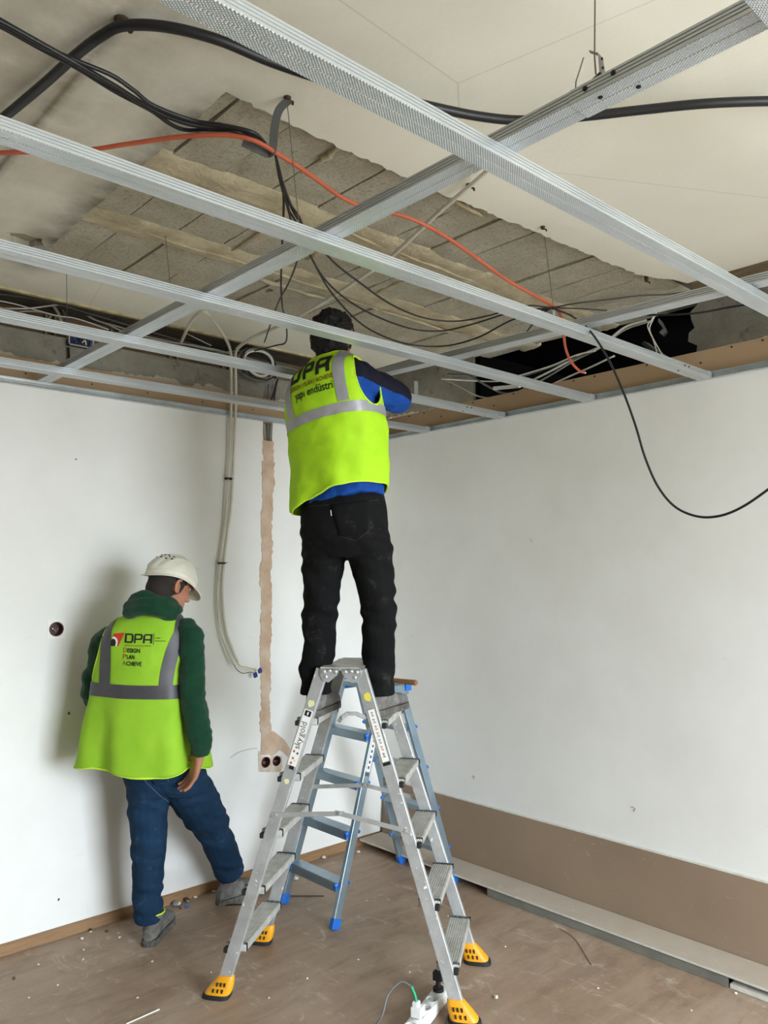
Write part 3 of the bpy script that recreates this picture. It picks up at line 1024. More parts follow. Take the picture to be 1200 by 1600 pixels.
for pts, mm, lab in (([(368, 1032), (374, 1040), (384, 1042), (395, 1045), (405, 1047)], 'yellow_wire', 'yellow wire end sticking out of the hanging conduits'), ([(366, 1038), (370, 1046), (380, 1052), (392, 1050), (398, 1053)], 'brown_wire', 'brown wire end curving out of the hanging conduits'), ([(371, 1034), (380, 1044), (392, 1047), (404, 1046)], 'cable_white', 'white wire end sticking out of the hanging conduits')):
    cable([P(u, v_, y=3.75) for u, v_ in pts], .002, MATS[mm], lab, name='wire_end', cat='wire', group='wire ends of the hanging conduits')
for u, v_, lab in ((406, 1048, 'blue wire connector on the yellow wire end'), (399, 1055, 'blue wire connector on the brown wire end')):
    c_ = P(u, v_, y=3.75)
    mb = MB().box(c_, (.009, 0, .003), (0, .007, 0), (-.003, 0, .011))
    mb.box(c_ + Vector((.003, -.008, .004)), (.004, 0, 0), (0, .003, 0), (0, 0, .004))
    mb.cyl(c_ + Vector((0, -.004, .011)), c_ + Vector((-.002, -.004, .017)), .005, 8)
    tag(mb.build('wire_connector', MATS['blue_connector'], None), lab, 'connector', 'blue connectors on the hanging wires')

# ---- the tangle of cables lying on the concrete beam at left
rnd = random.Random(21)
G = 'loose cables lying on the beam above the left wall'
bl = [
    ([(-40, 470), (40, 492), (120, 512), (220, 528), (330, 545), (440, 575)], .006, 'grey_cable', 'long grey cable lying nearest on the left beam'),
    ([(-40, 455), (60, 468), (140, 490), (240, 520), (340, 548), (450, 570)], .005, 'dark_grey_cable', 'dark grey cable running the length of the left beam'),
    ([(-40, 480), (40, 482), (110, 476), (180, 492), (260, 508), (330, 540)], .004, 'cable_white', 'thin white cable lying along the left beam'),
    ([(-30, 465), (20, 474), (60, 486), (90, 494), (120, 498), (170, 515)], .0035, 'cable_white', 'thin white cable looping near the left edge of the photo'),
    ([(-30, 500), (10, 492), (45, 486), (80, 492), (60, 504), (20, 508)], .004, 'grey_cable', 'grey cable bent into a loop at the left edge'),
    ([(30, 455), (65, 462), (88, 485), (95, 505), (90, 520)], .0075, 'grey_cable', 'thick grey cable bending down toward the blue box'),
    ([(20, 452), (70, 458), (98, 484), (103, 505), (104, 525)], .006, 'dark_grey_cable', 'dark cable bending down into the blue box'),
    ([(90, 478), (125, 485), (150, 500), (190, 512), (205, 517)], .005, 'grey_cable', 'grey cable end rising beside the blue box'),
    ([(110, 478), (140, 497), (165, 505), (182, 500), (172, 494), (150, 498)], .004, 'dark_grey_cable', 'dark cable curled in front of the brown panel'),
    ([(145, 500), (170, 508), (200, 520), (260, 532), (320, 545), (350, 552)], .0035, 'cable_white', 'thin white cable from the blue box toward the conduits'),
    ([(220, 545), (280, 550), (330, 552), (360, 549), (380, 548)], .003, 'cable_white', 'white cable tail ending beside the two conduits'),
    ([(-30, 448), (60, 462), (150, 482), (240, 512), (330, 532), (440, 560), (520, 585)], .004, 'dark_grey_cable', 'dark cable lying against the brown panels'),
    ([(180, 520), (260, 536), (340, 552), (440, 572), (500, 590)], .005, 'grey_cable', 'grey cable lying along the right part of the left beam'),
]
for k, (q, r_, mm, lab) in enumerate(bl):
    yy = 3.885 + .012 * k
    pts = [P(u, v_, y=yy) for u, v_ in q]
    pts = [Vector((p.x, p.y + .01 * noise.noise((p.x * 4, k, 0)), max(p.z, 2.816 + r_) if i < len(pts) else p.z)) for i, p in enumerate(pts)]
    if q[0][0] < 0:
        pts = [pts[0] + Vector((-1.4 * g_, 0, 0)) for g_ in (1, .4, .1, .03)] + pts
    cable(pts, r_, MATS[mm], lab, group=G, name='loose_cable')
# blue junction box with its open frame
c_ = P(123, 533, y=3.85)
jb = empty('junction_box', (c_.x, 3.86, c_.z - .035))
mb = MB()
w_, h_ = .062, .036
fr = [((c_.x - w_, c_.x + w_, 3.815, 3.822, c_.z - h_, c_.z - h_ + .006)), ((c_.x - w_, c_.x + w_, 3.815, 3.822, c_.z + h_ - .006, c_.z + h_)), ((c_.x - w_, c_.x - w_ + .006, 3.815, 3.822, c_.z - h_, c_.z + h_)), ((c_.x + w_ - .006, c_.x + w_, 3.815, 3.822, c_.z - h_, c_.z + h_))]
for q in fr:
    mb.bx(*q)
mb.build('frame', MATS['grey_cable'], jb)
mb = MB().bx(c_.x - .055, c_.x + .055, 3.838, 3.863, c_.z - .03, c_.z + .03)
mb.build('back_box', mat('navy_plastic', '101b38', .5), jb)
for k in range(4):
    a = c_ + Vector((-.04 + .025 * k, -.018, -.01 + .008 * (k % 2)))
    MB().tube(spline([a, a + Vector((.012, -.006, .012)), a + Vector((.02, .0, -.008))], 4), .0035, 6).build('wire', MATS[('blue_connector', 'black_screw', 'cable_white', 'blue_connector')[k]], jb)
tag(jb, 'open dark blue junction box on the left beam', 'junction box')
tag(MB().tube([P(107, 543, y=3.85), P(108, 560, y=3.845), P(110, 566, y=3.84)], .006, 8).build('cable_stub', MATS['black_screw'], None, True), 'black cable stub hanging below the blue box', 'cable')
# coil of cable beside the ladder worker
cc = P(402, 570, y=3.80)
for k in range(6):
    rr = .085 + .006 * k
    off = Vector((.008 * math.sin(k * 2.1), -.014 + .008 * (k % 4), .006 * math.cos(k * 1.7)))
    pts = [cc + off + Vector((rr * 1.12 * math.cos(a), -.012 * math.sin(a * 2 + k), rr * .86 * math.sin(a))) for a in [2 * math.pi * i / 28 + k for i in range(29)]]
    o = MB().tube(pts, (.0085, .005, .005, .0085, .004, .005)[k], 8).build('coiled_cable', MATS[('white_conduit', 'black_cable', 'black_cable', 'grey_cable', 'black_cable', 'dark_grey_cable')[k]], None, True)
    tag(o, ('pale conduit coil', 'black cable turn, innermost but one', 'third black turn', 'grey conduit turn', 'black cable turn near the outside', 'dark grey outermost turn')[k] + " in the coil left of the ladder worker's vest", 'cable', 'turns of the cable coil on the left beam')
for k, q in enumerate((((432, 596), (428, 612), (424, 625), (418, 640)), ((434, 592), (430, 612), (428, 632), (430, 655)), ((420, 600), (418, 625), (416, 660), (418, 690)), ((424, 640), (422, 660), (421, 690)))):
    cable([P(u, v_, y=3.83) for u, v_ in q], .005, MATS['black_cable' if k < 2 else 'dark_grey_cable'], ('upper black cable hanging from the coil', 'black cable passing from the coil down behind the rail to the wall slot', 'leftmost dark grey cable inside the wall slot above the plastered chase', 'dark grey cable right of the other inside the wall slot')[k], group='cables entering the wall slot')

# ---- cables and bracket in the cavity at right
G = 'cables in the dark cavity at right'
for k, (q, r_, mm, lab) in enumerate((
        ([(1036, 470), (1020, 500), (1015, 515), (1022, 532), (1035, 555), (1045, 575)], .003, 'cable_white', 'white wire bowing left in front of the cavity'),
        ([(1034, 472), (1018, 500), (1012, 510), (1020, 530), (1026, 550), (1027, 575)], .003, 'cable_white', 'white wire hanging straighter in front of the cavity'),
        ([(1010, 500), (975, 512), (940, 540), (905, 556), (860, 580), (820, 600)], .006, 'cable_white', 'pale cable sloping down through the cavity behind the second rail'),
        ([(1015, 502), (975, 516), (935, 545), (900, 562), (850, 592), (810, 612)], .005, 'grey_cable', 'grey cable sloping down beside the pale one in the cavity'),
        ([(930, 548), (900, 555), (860, 572), (800, 590), (770, 596), (690, 592)], .004, 'cable_white', 'white cable bending left along the cavity edge'),
        ([(960, 556), (920, 575), (890, 588), (860, 602)], .005, 'cable_white', 'short pale cable below the second rail'),
        ([(930, 548), (880, 566), (820, 586), (780, 588), (700, 585)], .007, 'dark_grey_cable', 'dark grey cable along the cavity edge'),
        ([(690, 590), (720, 605), (745, 618), (770, 622), (800, 618)], .004, 'grey_cable', 'grey wire sagging above the lining board near the corner'),
        ([(700, 575), (730, 585), (765, 605), (790, 615), (815, 612)], .006, 'dark_grey_cable', 'dark cable ending by the pale profile near the corner'))):
    cable([P(u, v_, x=3.52 + .02 * (k % 4)) for u, v_ in q], r_, MATS[mm], lab, group=G, name='loose_cable')
tag(MB().bar(P(772, 607, x=3.50), P(812, 603, x=3.50), .02, .018).build('profile_offcut', mat('pale_profile', 'd8d8d4', .5)), 'short pale profile lying on the lining board edge near the corner', 'profile')
mb = MB()
q = [P(1029, 497, x=3.66), P(1035, 503, x=3.66), P(1042, 517, x=3.66), P(1036, 524, x=3.66), P(1030, 519, x=3.66), P(1036, 513, x=3.66), P(1028, 502, x=3.66)]
mb.prism(q, (.03, .01, 0))
tag(mb.build('bent_bracket', mat('dull_zinc', '8d9196', .4, .6)), 'bent metal bracket at the end of the cavity cables', 'bracket')
mb = MB().bar(P(1008, 537, x=4.0), P(1040, 560, x=4.0), .06, .02).bar(P(1000, 552, x=4.0), P(1050, 575, x=4.0), .04, .02)
tag(mb.build('profile_scrap', MATS['dark_grey_cable']), 'dark profiles lying deep inside the cavity', 'profile')

# ================================================================== ladders
m, t = newmat('splashed_aluminium')
v = t.coord()
t.bs.inputs['Metallic'].default_value = .75
c = t.mix(t.fac(t.noise(v, 14, 6, .65), .3, .7), srgb('d3d5d6'), srgb('b6b8b8'))
spl = t.fac(t.noise(v, 55, 3, .5), .66, .70)
c = t.mix(spl, c, srgb('e6e4dc'))
t.color(c)
t.l(t.math('SUBTRACT', .55, t.math('MULTIPLY', spl, .55)), t.bs.inputs['Metallic'])
t.bs.inputs['Roughness'].default_value = .38
t.bump(t.noise(v, 70, 4), .08, .002)
m, t = newmat('ribbed_tread')
v = t.coord()
t.bs.inputs['Metallic'].default_value = .3
t.color(t.mix(t.fac(t.noise(v, 18, 7, .7), .35, .65), srgb('cfcec8'), srgb('adaca6')))
t.bs.inputs['Roughness'].default_value = .5
mat('blue_grey_aluminium', '9fb3c0', .34, .7, var='8ea2b0', vscale=7)
mat('black_rubber', '1b1b1b', .7)
mat('yellow_plastic', 'efa91c', .45, var='dd9512', vscale=12)
mat('blue_plastic', '1f6fd0', .45)
mat('sticker_white', 'e9e8e4', .5)
mat('sticker_black', '1a1a1a', .5)
mat('sticker_grey', '55565a', .5)
mat('sticker_red', 'b5302a', .5)
mat('paint_yellow', 'e3d257', .6)


class Ladder:
    def __init__(s, c, a, top, steps, hs0, hs1, hw0, hw1, label, matl, group):
        s.c, s.a = Vector((c[0], c[1], 0)), Vector((a[0], a[1], 0)).normalized()
        s.w = Vector((-s.a.y, s.a.x, 0))            # away from the camera for ladder 1
        s.top, s.steps = top, steps
        s.hs0, s.hs1, s.hw0, s.hw1 = hs0, hs1, hw0, hw1
        s.m = matl
        s.root = empty('step_ladder', s.c)
        tag(s.root, label, 'ladder', group)

    def pt(s, side, near, z, extra=0., out=0.):
        """point on a stile centre line; side -1/1 along a, near -1/1 along w"""
        f = z / s.top
        return s.c + s.a * (side * (lerp(s.hs0, s.hs1, f) + out)) + s.w * (near * (lerp(s.hw0, s.hw1, f) + extra)) + Vector((0, 0, z))

    def stiles(s, wd, th, z0=.05):
        for side in (-1, 1):
            for near in (-1, 1):
                p, q = s.pt(side, near, z0), s.pt(side, near, s.top - .01)
                d = (q - p).normalized()
                n = s.w * 1.0
                sd = d.cross(n).normalized()
                nn = sd.cross(d).normalized()
                mb = MB().box((p + q) / 2, (q - p) / 2, sd * wd / 2, nn * th / 2)
                o = mb.build('stile', s.m, s.root, bevel=.003)
                yield side, near, o, sd, nn, d

    def treads(s, depth, th, matl):
        for side in (-1, 1):
            for z in s.steps:
                p, q = s.pt(side, -1, z, -.011), s.pt(side, 1, z, -.011)
                yield side, z, p, q


L1 = Ladder((2.19, 2.60), (.583, -.812), 1.28, (.18, .40, .62, .84, 1.06), .478, .075, .235, .165, 'paint-splashed aluminium double step ladder carrying the standing worker', MATS['splashed_aluminium'], 'step ladders')
near_st = {}
for side, near, o, sd, nn, d in L1.stiles(.05, .024):
    near_st[(side, near)] = (o, sd, nn, d)
    # yellow foot with slots and black sole
    p = L1.pt(side, near, .0)
    up = d
    rings = []
    for (h, wa, wb, off) in ((.016, .052, .034, .012), (.02, .053, .034, .012), (.045, .046, .029, .006), (.075, .034, .020, .0), (.082, .030, .017, 0)):
        cc_ = L1.pt(side, near, h) + L1.a * side * off
        ring = []
        for k in range(20):
            a_ = 2 * math.pi * k / 20
            ca, sa = math.cos(a_), math.sin(a_)
            ca = math.copysign(abs(ca) ** .6, ca)
            sa = math.copysign(abs(sa) ** .6, sa)
            ring.append(cc_ + L1.a * side * (wa * ca) + L1.w * near * (wb * sa))
        rings.append(ring)
    ft = MB().rings(rings).build('foot', MATS['yellow_plastic'], L1.root, True)
    so = []
    for h, g in ((.0, 1.04), (.012, 1.06), (.017, 1.0)):
        cc_ = L1.pt(side, near, h) + L1.a * side * .014
        so.append([cc_ + L1.a * side * (.054 * g * math.copysign(abs(math.cos(q)) ** .6, math.cos(q))) + L1.w * near * (.035 * g * math.copysign(abs(math.sin(q)) ** .6, math.sin(q))) for q in [2 * math.pi * k / 20 for k in range(20)]])
    MB().rings(so).build('sole', MATS['black_rubber'], ft, True)
    for r_ in range(2):
        for k in range(3):
            for face in (-1, 1):
                h = .034 + .022 * r_
                f_ = (h - .02) / .055
                cc_ = L1.pt(side, near, h) + L1.a * side * (.010 * (1 - f_) + (-.02 + .02 * k) * (1 - .35 * f_)) + L1.w * face * lerp(.0345, .0235, f_)
                MB().box(cc_, L1.a * .0026, L1.w * .003, (L1.a * side * -.15 + Vector((0, 0, 1))) * .0065).build('slot', MATS['black_rubber'], ft)
for side, z, p, q in L1.treads(.085, .028, None):
    f = z / L1.top
    mb = MB().bar(p, q, .085, .026)
    tr = mb.build('tread', MATS['ribbed_tread'], L1.root, bevel=.002)
    # anti-slip grooves as raised ribs
    mb = MB()
    for k in range(9):
        off = L1.a * (-.036 + .009 * k)
        mb.bar(p + off + Vector((0, 0, .0135)), q + off + Vector((0, 0, .0135)), .004, .002)
    mb.build('tread_ribs', MATS['ribbed_tread'], tr)
    for e, s_ in ((p, -1), (q, 1)):
        MB().box(e + L1.w * s_ * (-.012), L1.a * .043, L1.w * .009, Vector((0, 0, .0145))).build('end_cap', MATS['black_rubber'], tr, bevel=.002)
        mb = MB()
        for k in range(5):
            mb.box(e + L1.w * s_ * (-.0135) + L1.a * (-.03 + .015 * k) + Vector((0, 0, .015)), L1.a * .0022, L1.w * .009, Vector((0, 0, .0012)))
        mb.build('cap_ribs', MATS['sticker_grey'], tr)
        MB().box(e + L1.w * s_ * .012 + L1.a * side * .034 - Vector((0, 0, .004)), L1.a * .009, L1.w * .013, Vector((0, 0, .010))).build('stile_clip', MATS['black_rubber'], tr, bevel=.003)
# platform and hinge plates
zt = L1.top
tp = L1.c + Vector((0, 0, zt))
pf = MB().box(tp - Vector((0, 0, .005)), L1.a * .083, L1.w * .185, Vector((0, 0, .006))).box(tp - L1.a * .081 - Vector((0, 0, .016)), L1.a * .002, L1.w * .185, Vector((0, 0, .017))).box(tp + L1.a * .081 - Vector((0, 0, .016)), L1.a * .002, L1.w * .185, Vector((0, 0, .017))).build('platform', MATS['ribbed_tread'], L1.root)
for near in (-1, 1):
    for side in (-1, 1):
        base = tp + L1.w * near * .181
        poly = [base + L1.a * side * x_ + Vector((0, 0, z_)) for x_, z_ in ((.002, -.004), (.083, -.004), (.085, -.03), (.07, -.055), (.048, -.06), (.012, -.03))]
        hp = MB().prism(poly, L1.w * near * .004).build('hinge_plate', MATS['splashed_aluminium'], L1.root)
        for x_, z_ in ((.02, -.017), (.045, -.014), (.068, -.017), (.06, -.038)):
            c_ = base + L1.a * side * x_ + Vector((0, 0, z_)) + L1.w * near * .004
            MB().tube([c_, c_ + L1.w * near * .003, c_ + L1.w * near * .005], [.0085, .0075, .003], 10).build('rivet', MATS['plain_galvanised'], hp, True)
# spreader bars
for near in (-1, 1):
    z = .70
    A_, B_ = L1.pt(-1, near, z - (.0 if near < 0 else .0), .016), L1.pt(1, near, z - .03, .016)
    Mi = (A_ + B_) / 2 + Vector((0, 0, .035))
    for q0, q1 in ((A_, Mi), (Mi, B_)):
        dd = (q1 - q0).normalized()
        MB().bar(q0 - dd * .02, q1 + dd * .02, .004, .018).build('spreader_bar', MATS['plain_galvanised'], L1.root, bevel=.001)
    for q0 in (A_, Mi, B_):
        MB().cyl(q0 - L1.w * .006, q0 + L1.w * .006, .006, 10).build('spreader_rivet', MATS['plain_galvanised'], L1.root)


def sticker(stile, z, dz, half, items, base='sticker_white'):
    """label on the near face of a near stile; items in (along, across) coordinates"""
    o, sd, nn, d = near_st[stile]
    side = stile[0]
    outw = -L1.w if (nn.dot(L1.w) > 0) else -L1.w
    nrm = nn if nn.dot(L1.w) < 0 else -nn
    c_ = L1.pt(side, -1, z) + nrm * .0125
    ac = sd if sd.dot(CR) > 0 else -sd
    return o, c_, d, ac, nrm


# label plate with the warning pictograms on the right stile
o, c_, d, ac, nrm = sticker((1, -1), 1.02, 0, 0, None)
lb = MB().box(c_, d * .105, ac * .0155, nrm * .0004).build('warning_label', MATS['sticker_black'], o)
MB().box(c_ + nrm * .0003, d * .1035, ac * .0142, nrm * .0004).build('label_face', MATS['sticker_white'], o)
rnd = random.Random(5)
for k in range(7):
    cc_ = c_ + d * (.085 - .027 * k) + nrm * .0008
    mt = MATS[('sticker_grey', 'sticker_grey', 'sticker_red', 'sticker_grey', 'sticker_grey', 'sticker_red', 'sticker_black')[k]]
    mb = MB()
    mb.tube([cc_ + d * .006 + ac * .004, cc_ - d * .002 - ac * .003, cc_ - d * .007 + ac * .004], .0011, 5)
    mb.cyl(cc_ + d * .007 - ac * .002, cc_ + d * .0072 - ac * .002 + nrm * .0004, .0028, 8)
    mb.tube([cc_ - d * .008 - ac * .006, cc_ - d * .008 + ac * .006], .0009, 5)
    mb.build('pictogram', mt, o)
cc_ = c_ - d * .112
MB().box(cc_, d * .006, ac * .0155, nrm * .0006).build('label_footer', MATS['sticker_black'], o)
cc_ = L1.pt(1, -1, 1.165) + nrm * .0125
MB().prism([cc_ + ac * (.015 * math.cos(q) * rnd.uniform(.6, 1.1)) + d * (.02 * math.sin(q) * rnd.uniform(.6, 1.1)) for q in [2 * math.pi * k / 11 for k in range(11)]], nrm * .0008).build('paint_splash', MATS['paint_yellow'], o)
# brand lettering on the left stile
o, c_, d, ac, nrm = sticker((-1, -1), 1.0, 0, 0, None)
MB().box(c_ + nrm * .0, d * .115, ac * .0185, nrm * .0004).build('name_label', MATS['sticker_white'], o)
tv, tf, tw = text_mesh('sky', .036)
tv2, tf2, tw2 = text_mesh('gold', .036)


def flat_text(tv, tf, org, ex, ey, nrm, name, m, parent):
    mb = MB().add([org + ex * p[0] + ey * p[1] + nrm * .0009 for p in tv], tf)
    me = mb.mesh(name, wloc(parent))
    return link(name, me, m, parent)


ex = -ac.cross(nrm) * 0 + d
flat_text(tv, tf, c_ - d * .045 + ac * .009, d, -ac, nrm, 'lettering', MATS['sticker_black'], o)
flat_text(tv2, tf2, c_ - d * .045 + ac * .009 + d * (tw + .004), d, -ac, nrm, 'lettering', MATS['sticker_grey'], o)
cc_ = c_ + d * .10 + nrm * .0006
MB().box(cc_, d * .011, ac * .013, nrm * .0004).build('label_mark', MATS['sticker_black'], o)
MB().box(cc_ + nrm * .0004, d * .006, ac * .003, nrm * .0003).build('label_mark', MATS['sticker_white'], o)
for dd_, aa_, mm in ((-.062, .008, 'sticker_black'), (-.058, -.008, 'sticker_red'), (-.085, -.004, 'sticker_red'), (-.092, .006, 'paint_yellow'), (-.105, -.006, 'sticker_red')):
    MB().box(c_ + d * dd_ + ac * aa_ + nrm * .0006, d * .004, ac * .0035, nrm * .0003).build('label_mark', MATS[mm], o)
MB().box(c_ - d * .122 + ac * .002 + nrm * .0004, d * .007, ac * .010, nrm * .0003).build('label_mark', MATS['sticker_black'], o)
for zz, s_ in ((1.135, .016), (.83, .012)):
    cc_ = L1.pt(-1, -1, zz) + nrm * .0125
    MB().prism([cc_ + ac * (s_ * math.cos(q) * rnd.uniform(.7, 1.1)) + d * (s_ * math.sin(q) * rnd.uniform(.6, 1.1)) for q in [2 * math.pi * k / 11 for k in range(11)]], nrm * .0008).build('paint_splash', mat('paint_cream', 'ddd8a8', .6), o)

# ---- the second, bluish ladder behind
L2 = Ladder((2.835, 3.21), (1.0, .0), 1.07, (.19, .41, .63, .85), .415, .06, .205, .165, 'bluish aluminium step ladder with blue end caps standing behind the splashed one', MATS['blue_grey_aluminium'], 'step ladders')
st2 = {}
for side, near, o, sd, nn, d in L2.stiles(.042, .022, .02):
    st2[(side, near)] = (o, sd, nn, d)
    p = L2.pt(side, near, .0)
    q = L2.pt(side, near, .045)
    MB().box((p + q) / 2, (q - p) / 2, sd * .024, nn * .014).build('foot', MATS['blue_plastic'], L2.root, bevel=.003)
for side, z, p, q in L2.treads(.06, .03, None):
    tr = MB().bar(p, q, .075, .008).box((p + q) / 2 + L2.a * side * .034 - Vector((0, 0, .016)), L2.a * .003, (q - p) / 2, Vector((0, 0, .02))).box((p + q) / 2 - L2.a * side * .034 - Vector((0, 0, .010)), L2.a * .003, (q - p) / 2, Vector((0, 0, .012))).build('tread', MATS['blue_grey_aluminium'], L2.root, bevel=.001)
    for e, s_ in ((p, -1), (q, 1)):
        MB().box(e + L2.a * side * .03 - L2.w * s_ * .008 - Vector((0, 0, .012)), L2.a * .011, L2.w * .011, Vector((0, 0, .015))).build('end_plug', MATS['blue_plastic'], tr, bevel=.003)
        MB().tube([e + L2.a * side * .032, e + L2.a * side * .046 - Vector((0, 0, .006))], [.011, .009], 8).build('corner_plug', MATS['blue_plastic'], tr)
        MB().tube([e - L2.a * side * .034 - Vector((0, 0, .008)), e - L2.a * side * .045 - Vector((0, 0, .012))], [.010, .008], 8).build('corner_plug', MATS['blue_plastic'], tr)
tp2 = L2.c + Vector((0, 0, 1.07))
MB().box(tp2, L2.a * .075, L2.w * .20, Vector((0, 0, .012))).build('platform', MATS['blue_grey_aluminium'], L2.root, bevel=.003)
for near in (-1, 1):
    MB().box(tp2 + L2.w * near * .195 - Vector((0, 0, .012)), L2.a * .085, L2.w * .012, Vector((0, 0, .028))).build('end_cap', MATS['blue_plastic'] if near > 0 else MATS['blue_grey_aluminium'], L2.root, bevel=.006)
c_ = tp2 - L2.w * .208 + L2.a * .075
MB().box(c_, L2.a * .02, L2.w * .008, Vector((0, 0, .02))).build('end_clip', MATS['blue_plastic'], L2.root, bevel=.003)
o, sd, nn, d = st2[(-1, -1)]
nrm = -L2.w
ac = sd if sd.dot(CR) > 0 else -sd
c_ = L2.pt(-1, -1, .76) - L2.w * .0115
MB().box(c_, d * .085, ac * .013, L2.w * .0005).build('warning_label', MATS['sticker_white'], o)
for k in range(6):
    MB().box(c_ + d * (.065 - .026 * k) - L2.w * .0006, d * .007, ac * .006, L2.w * .0004).build('pictogram', MATS[('sticker_red', 'sticker_grey')[k > 0]], o)
MB().box(c_ - d * .098 - L2.w * .0002, d * .008, ac * .013, L2.w * .0005).build('label_footer', MATS['sticker_grey'], o)
# strap bent over between the two ladders
mb = MB()
sp = [P(529, 1128, d=3.72), P(533, 1122, d=3.72), P(543, 1115, d=3.75), P(557, 1115, d=3.80), P(570, 1121, d=3.85)]
for a_, b_ in zip(sp, sp[1:]):
    mb.bar(a_, b_, .012, .018)
tp_l = mb.build('locking_strap', MATS['plain_galvanised'], L2.root)

# hammer on top of the second ladder
h0, h1 = P(588, 1063, d=4.22), P(651, 1073, d=4.02)
hz = 1.07 + .012 + .018
h0.z = hz
h1.z = hz + .002
hm = empty('hammer', h0)
dd = (h1 - h0).normalized()
MB().tube([h0, h0.lerp(h1, .25), h0.lerp(h1, .6), h0.lerp(h1, .9), h1 - dd * .006, h1], [.011, .0115, .0125, .014, .0145, .011], 14).build('handle', mat('handle_wood', '9c6f49', .6, var='84592f', vscale=20, stretch=(1, 1, 1)), hm, True)
sd = dd.cross(Vector((0, 0, 1))).normalized()
MB().tube([h0 - sd * .055 + dd * .0, h0 - sd * .03, h0 + sd * .03, h0 + sd * .045], [.015, .0135, .013, .006], 12).build('head', mat('hammer_steel', '55575a', .4, .8), hm, True)
tag(hm, 'hammer with a wooden handle lying on the bluish ladder', 'hammer')

# ================================================================== boards by the right wall
m, t = newmat('smeared_brown_board')
v = t.coord()
c = t.mix(t.fac(t.noise(v, 2, 5), .3, .7), srgb('96816c'), srgb('8a7561'))
sm = t.math('MULTIPLY', t.fac(t.noise(t.coord((1, 2.2, 3.5)), 6, 9, .75, 1.0), .60, .72), t.fac(t.noise(v, 1.4, 3), .40, .55))
c = t.mix(t.math('MULTIPLY', sm, .75), c, srgb('b9aa9a'))
t.color(c)
t.bs.inputs['Roughness'].default_value = .85
m, t = newmat('grey_brown_board')
v = t.coord()
c = t.mix(t.fac(t.noise(v, 3, 7, .7), .3, .7), srgb('b0a394'), srgb('c0b4a6'))
c = t.mix(t.fac(t.noise(v, 16, 6, .7), .6, .7), c, srgb('c9beb0'))
t.color(c)
t.bs.inputs['Roughness'].default_value = .9

yb0, yb1 = -1.2, 3.77
bd = empty('leaning_board', (3.44, 1.3, .0))
q = [(3.418, .001), (3.4305, .001), (3.4585, .369), (3.446, .369)]
MB().prism([(x_, yb0, z_) for x_, z_ in q], (0, yb1 - yb0, 0)).build('paper_face', MATS['smeared_brown_board'], bd)
MB().prism([(x_, yb0, z_) for x_, z_ in ((3.446, .3692), (3.4585, .3692), (3.4588, .3738), (3.4462, .3738))], (0, yb1 - yb0, 0)).build('gypsum_edge', MATS['gypsum_core'], bd)
tag(bd, 'long brown plasterboard strip standing against the right wall', 'plasterboard')
zb = .040
fb = empty('flat_board', (3.32, 1.3, zb))
xa, xb_ = 3.235, 3.415
MB().bx(xa, xb_, yb0, yb1, zb + .011, zb + .0122).build('paper_face', MATS['grey_brown_board'], fb)
MB().bx(xa - .0004, xb_, yb0, yb1 + .0004, zb + .0012, zb + .011).build('gypsum_edge', MATS['gypsum_core'], fb)
MB().bx(xa, xb_, yb0, yb1, zb, zb + .0012).build('paper_back', MATS['grey_brown_board'], fb)
tag(fb, 'long flat plasterboard strip lying on the floor by the right wall', 'plasterboard')
ya, yb_ = P(775, 1388, z=.02).y, P(1149, 1527, z=.02).y
mb = MB()
prof = [(.028, .037), (0, .037), (0, .026), (.0012, .024), (0, .022), (0, .013), (.0012, .011), (0, .009), (0, 0.001), (.028, .001)]
mb.rings([[(xa + .001 + s_, y_, z_) for s_, z_ in prof] for y_ in (ya, (ya + yb_) / 2, yb_)], caps=False, closed=False)
o = mb.build('metal_profile', mat('dull_galvanised', 'a3a59f', .45, .6, var='8b8d88', vscale=6))
so = o.modifiers.new('sheet', 'SOLIDIFY')
so.thickness = .001
tag(o, 'grey metal profile lying under the front edge of the flat board', 'metal profile')
tag(MB().bx(xa + .0, xa + .06, -1.2, yb_ - .006, .002, .018).build('white_lath', MATS['gypsum_core']), 'thin white lath lying on the floor under the board at right', 'lath')
tag(MB().bx(3.36, 3.40, -1.2, 3.69, .0005, zb - .001).build('support_batten', MATS['old_wood_trim']), 'batten under the back of the flat board', 'batten')

# ================================================================== floor: power strip, crumbs
mat('white_plastic', 'e4e4e1', .4)
ps = empty('power_strip', (2.19, 2.19, 0))
e0, e1 = Vector((2.005, 2.107, 0)), Vector((2.372, 2.252, 0))
dx = (e1 - e0).normalized()
dy = Vector((-dx.y, dx.x, 0))
mid = (e0 + e1) / 2
hl_ = (e1 - e0).length / 2
rings = []
for z_, g in ((.002, .92), (.010, 1.0), (.034, 1.0), (.042, .93), (.044, .86)):
    ring = []
    for k in range(32):
        a_ = 2 * math.pi * k / 32
        ca = math.copysign(abs(math.cos(a_)) ** .28, math.cos(a_))
        sa = math.copysign(abs(math.sin(a_)) ** .45, math.sin(a_))
        ring.append(mid + dx * (hl_ - .03 * (1 - g)) * ca * (1 if g > .9 else .99) + dy * (.030 * g) * sa + Vector((0, 0, z_)))
    rings.append(ring)
MB().rings(rings).build('body', MATS['white_plastic'], ps, True)
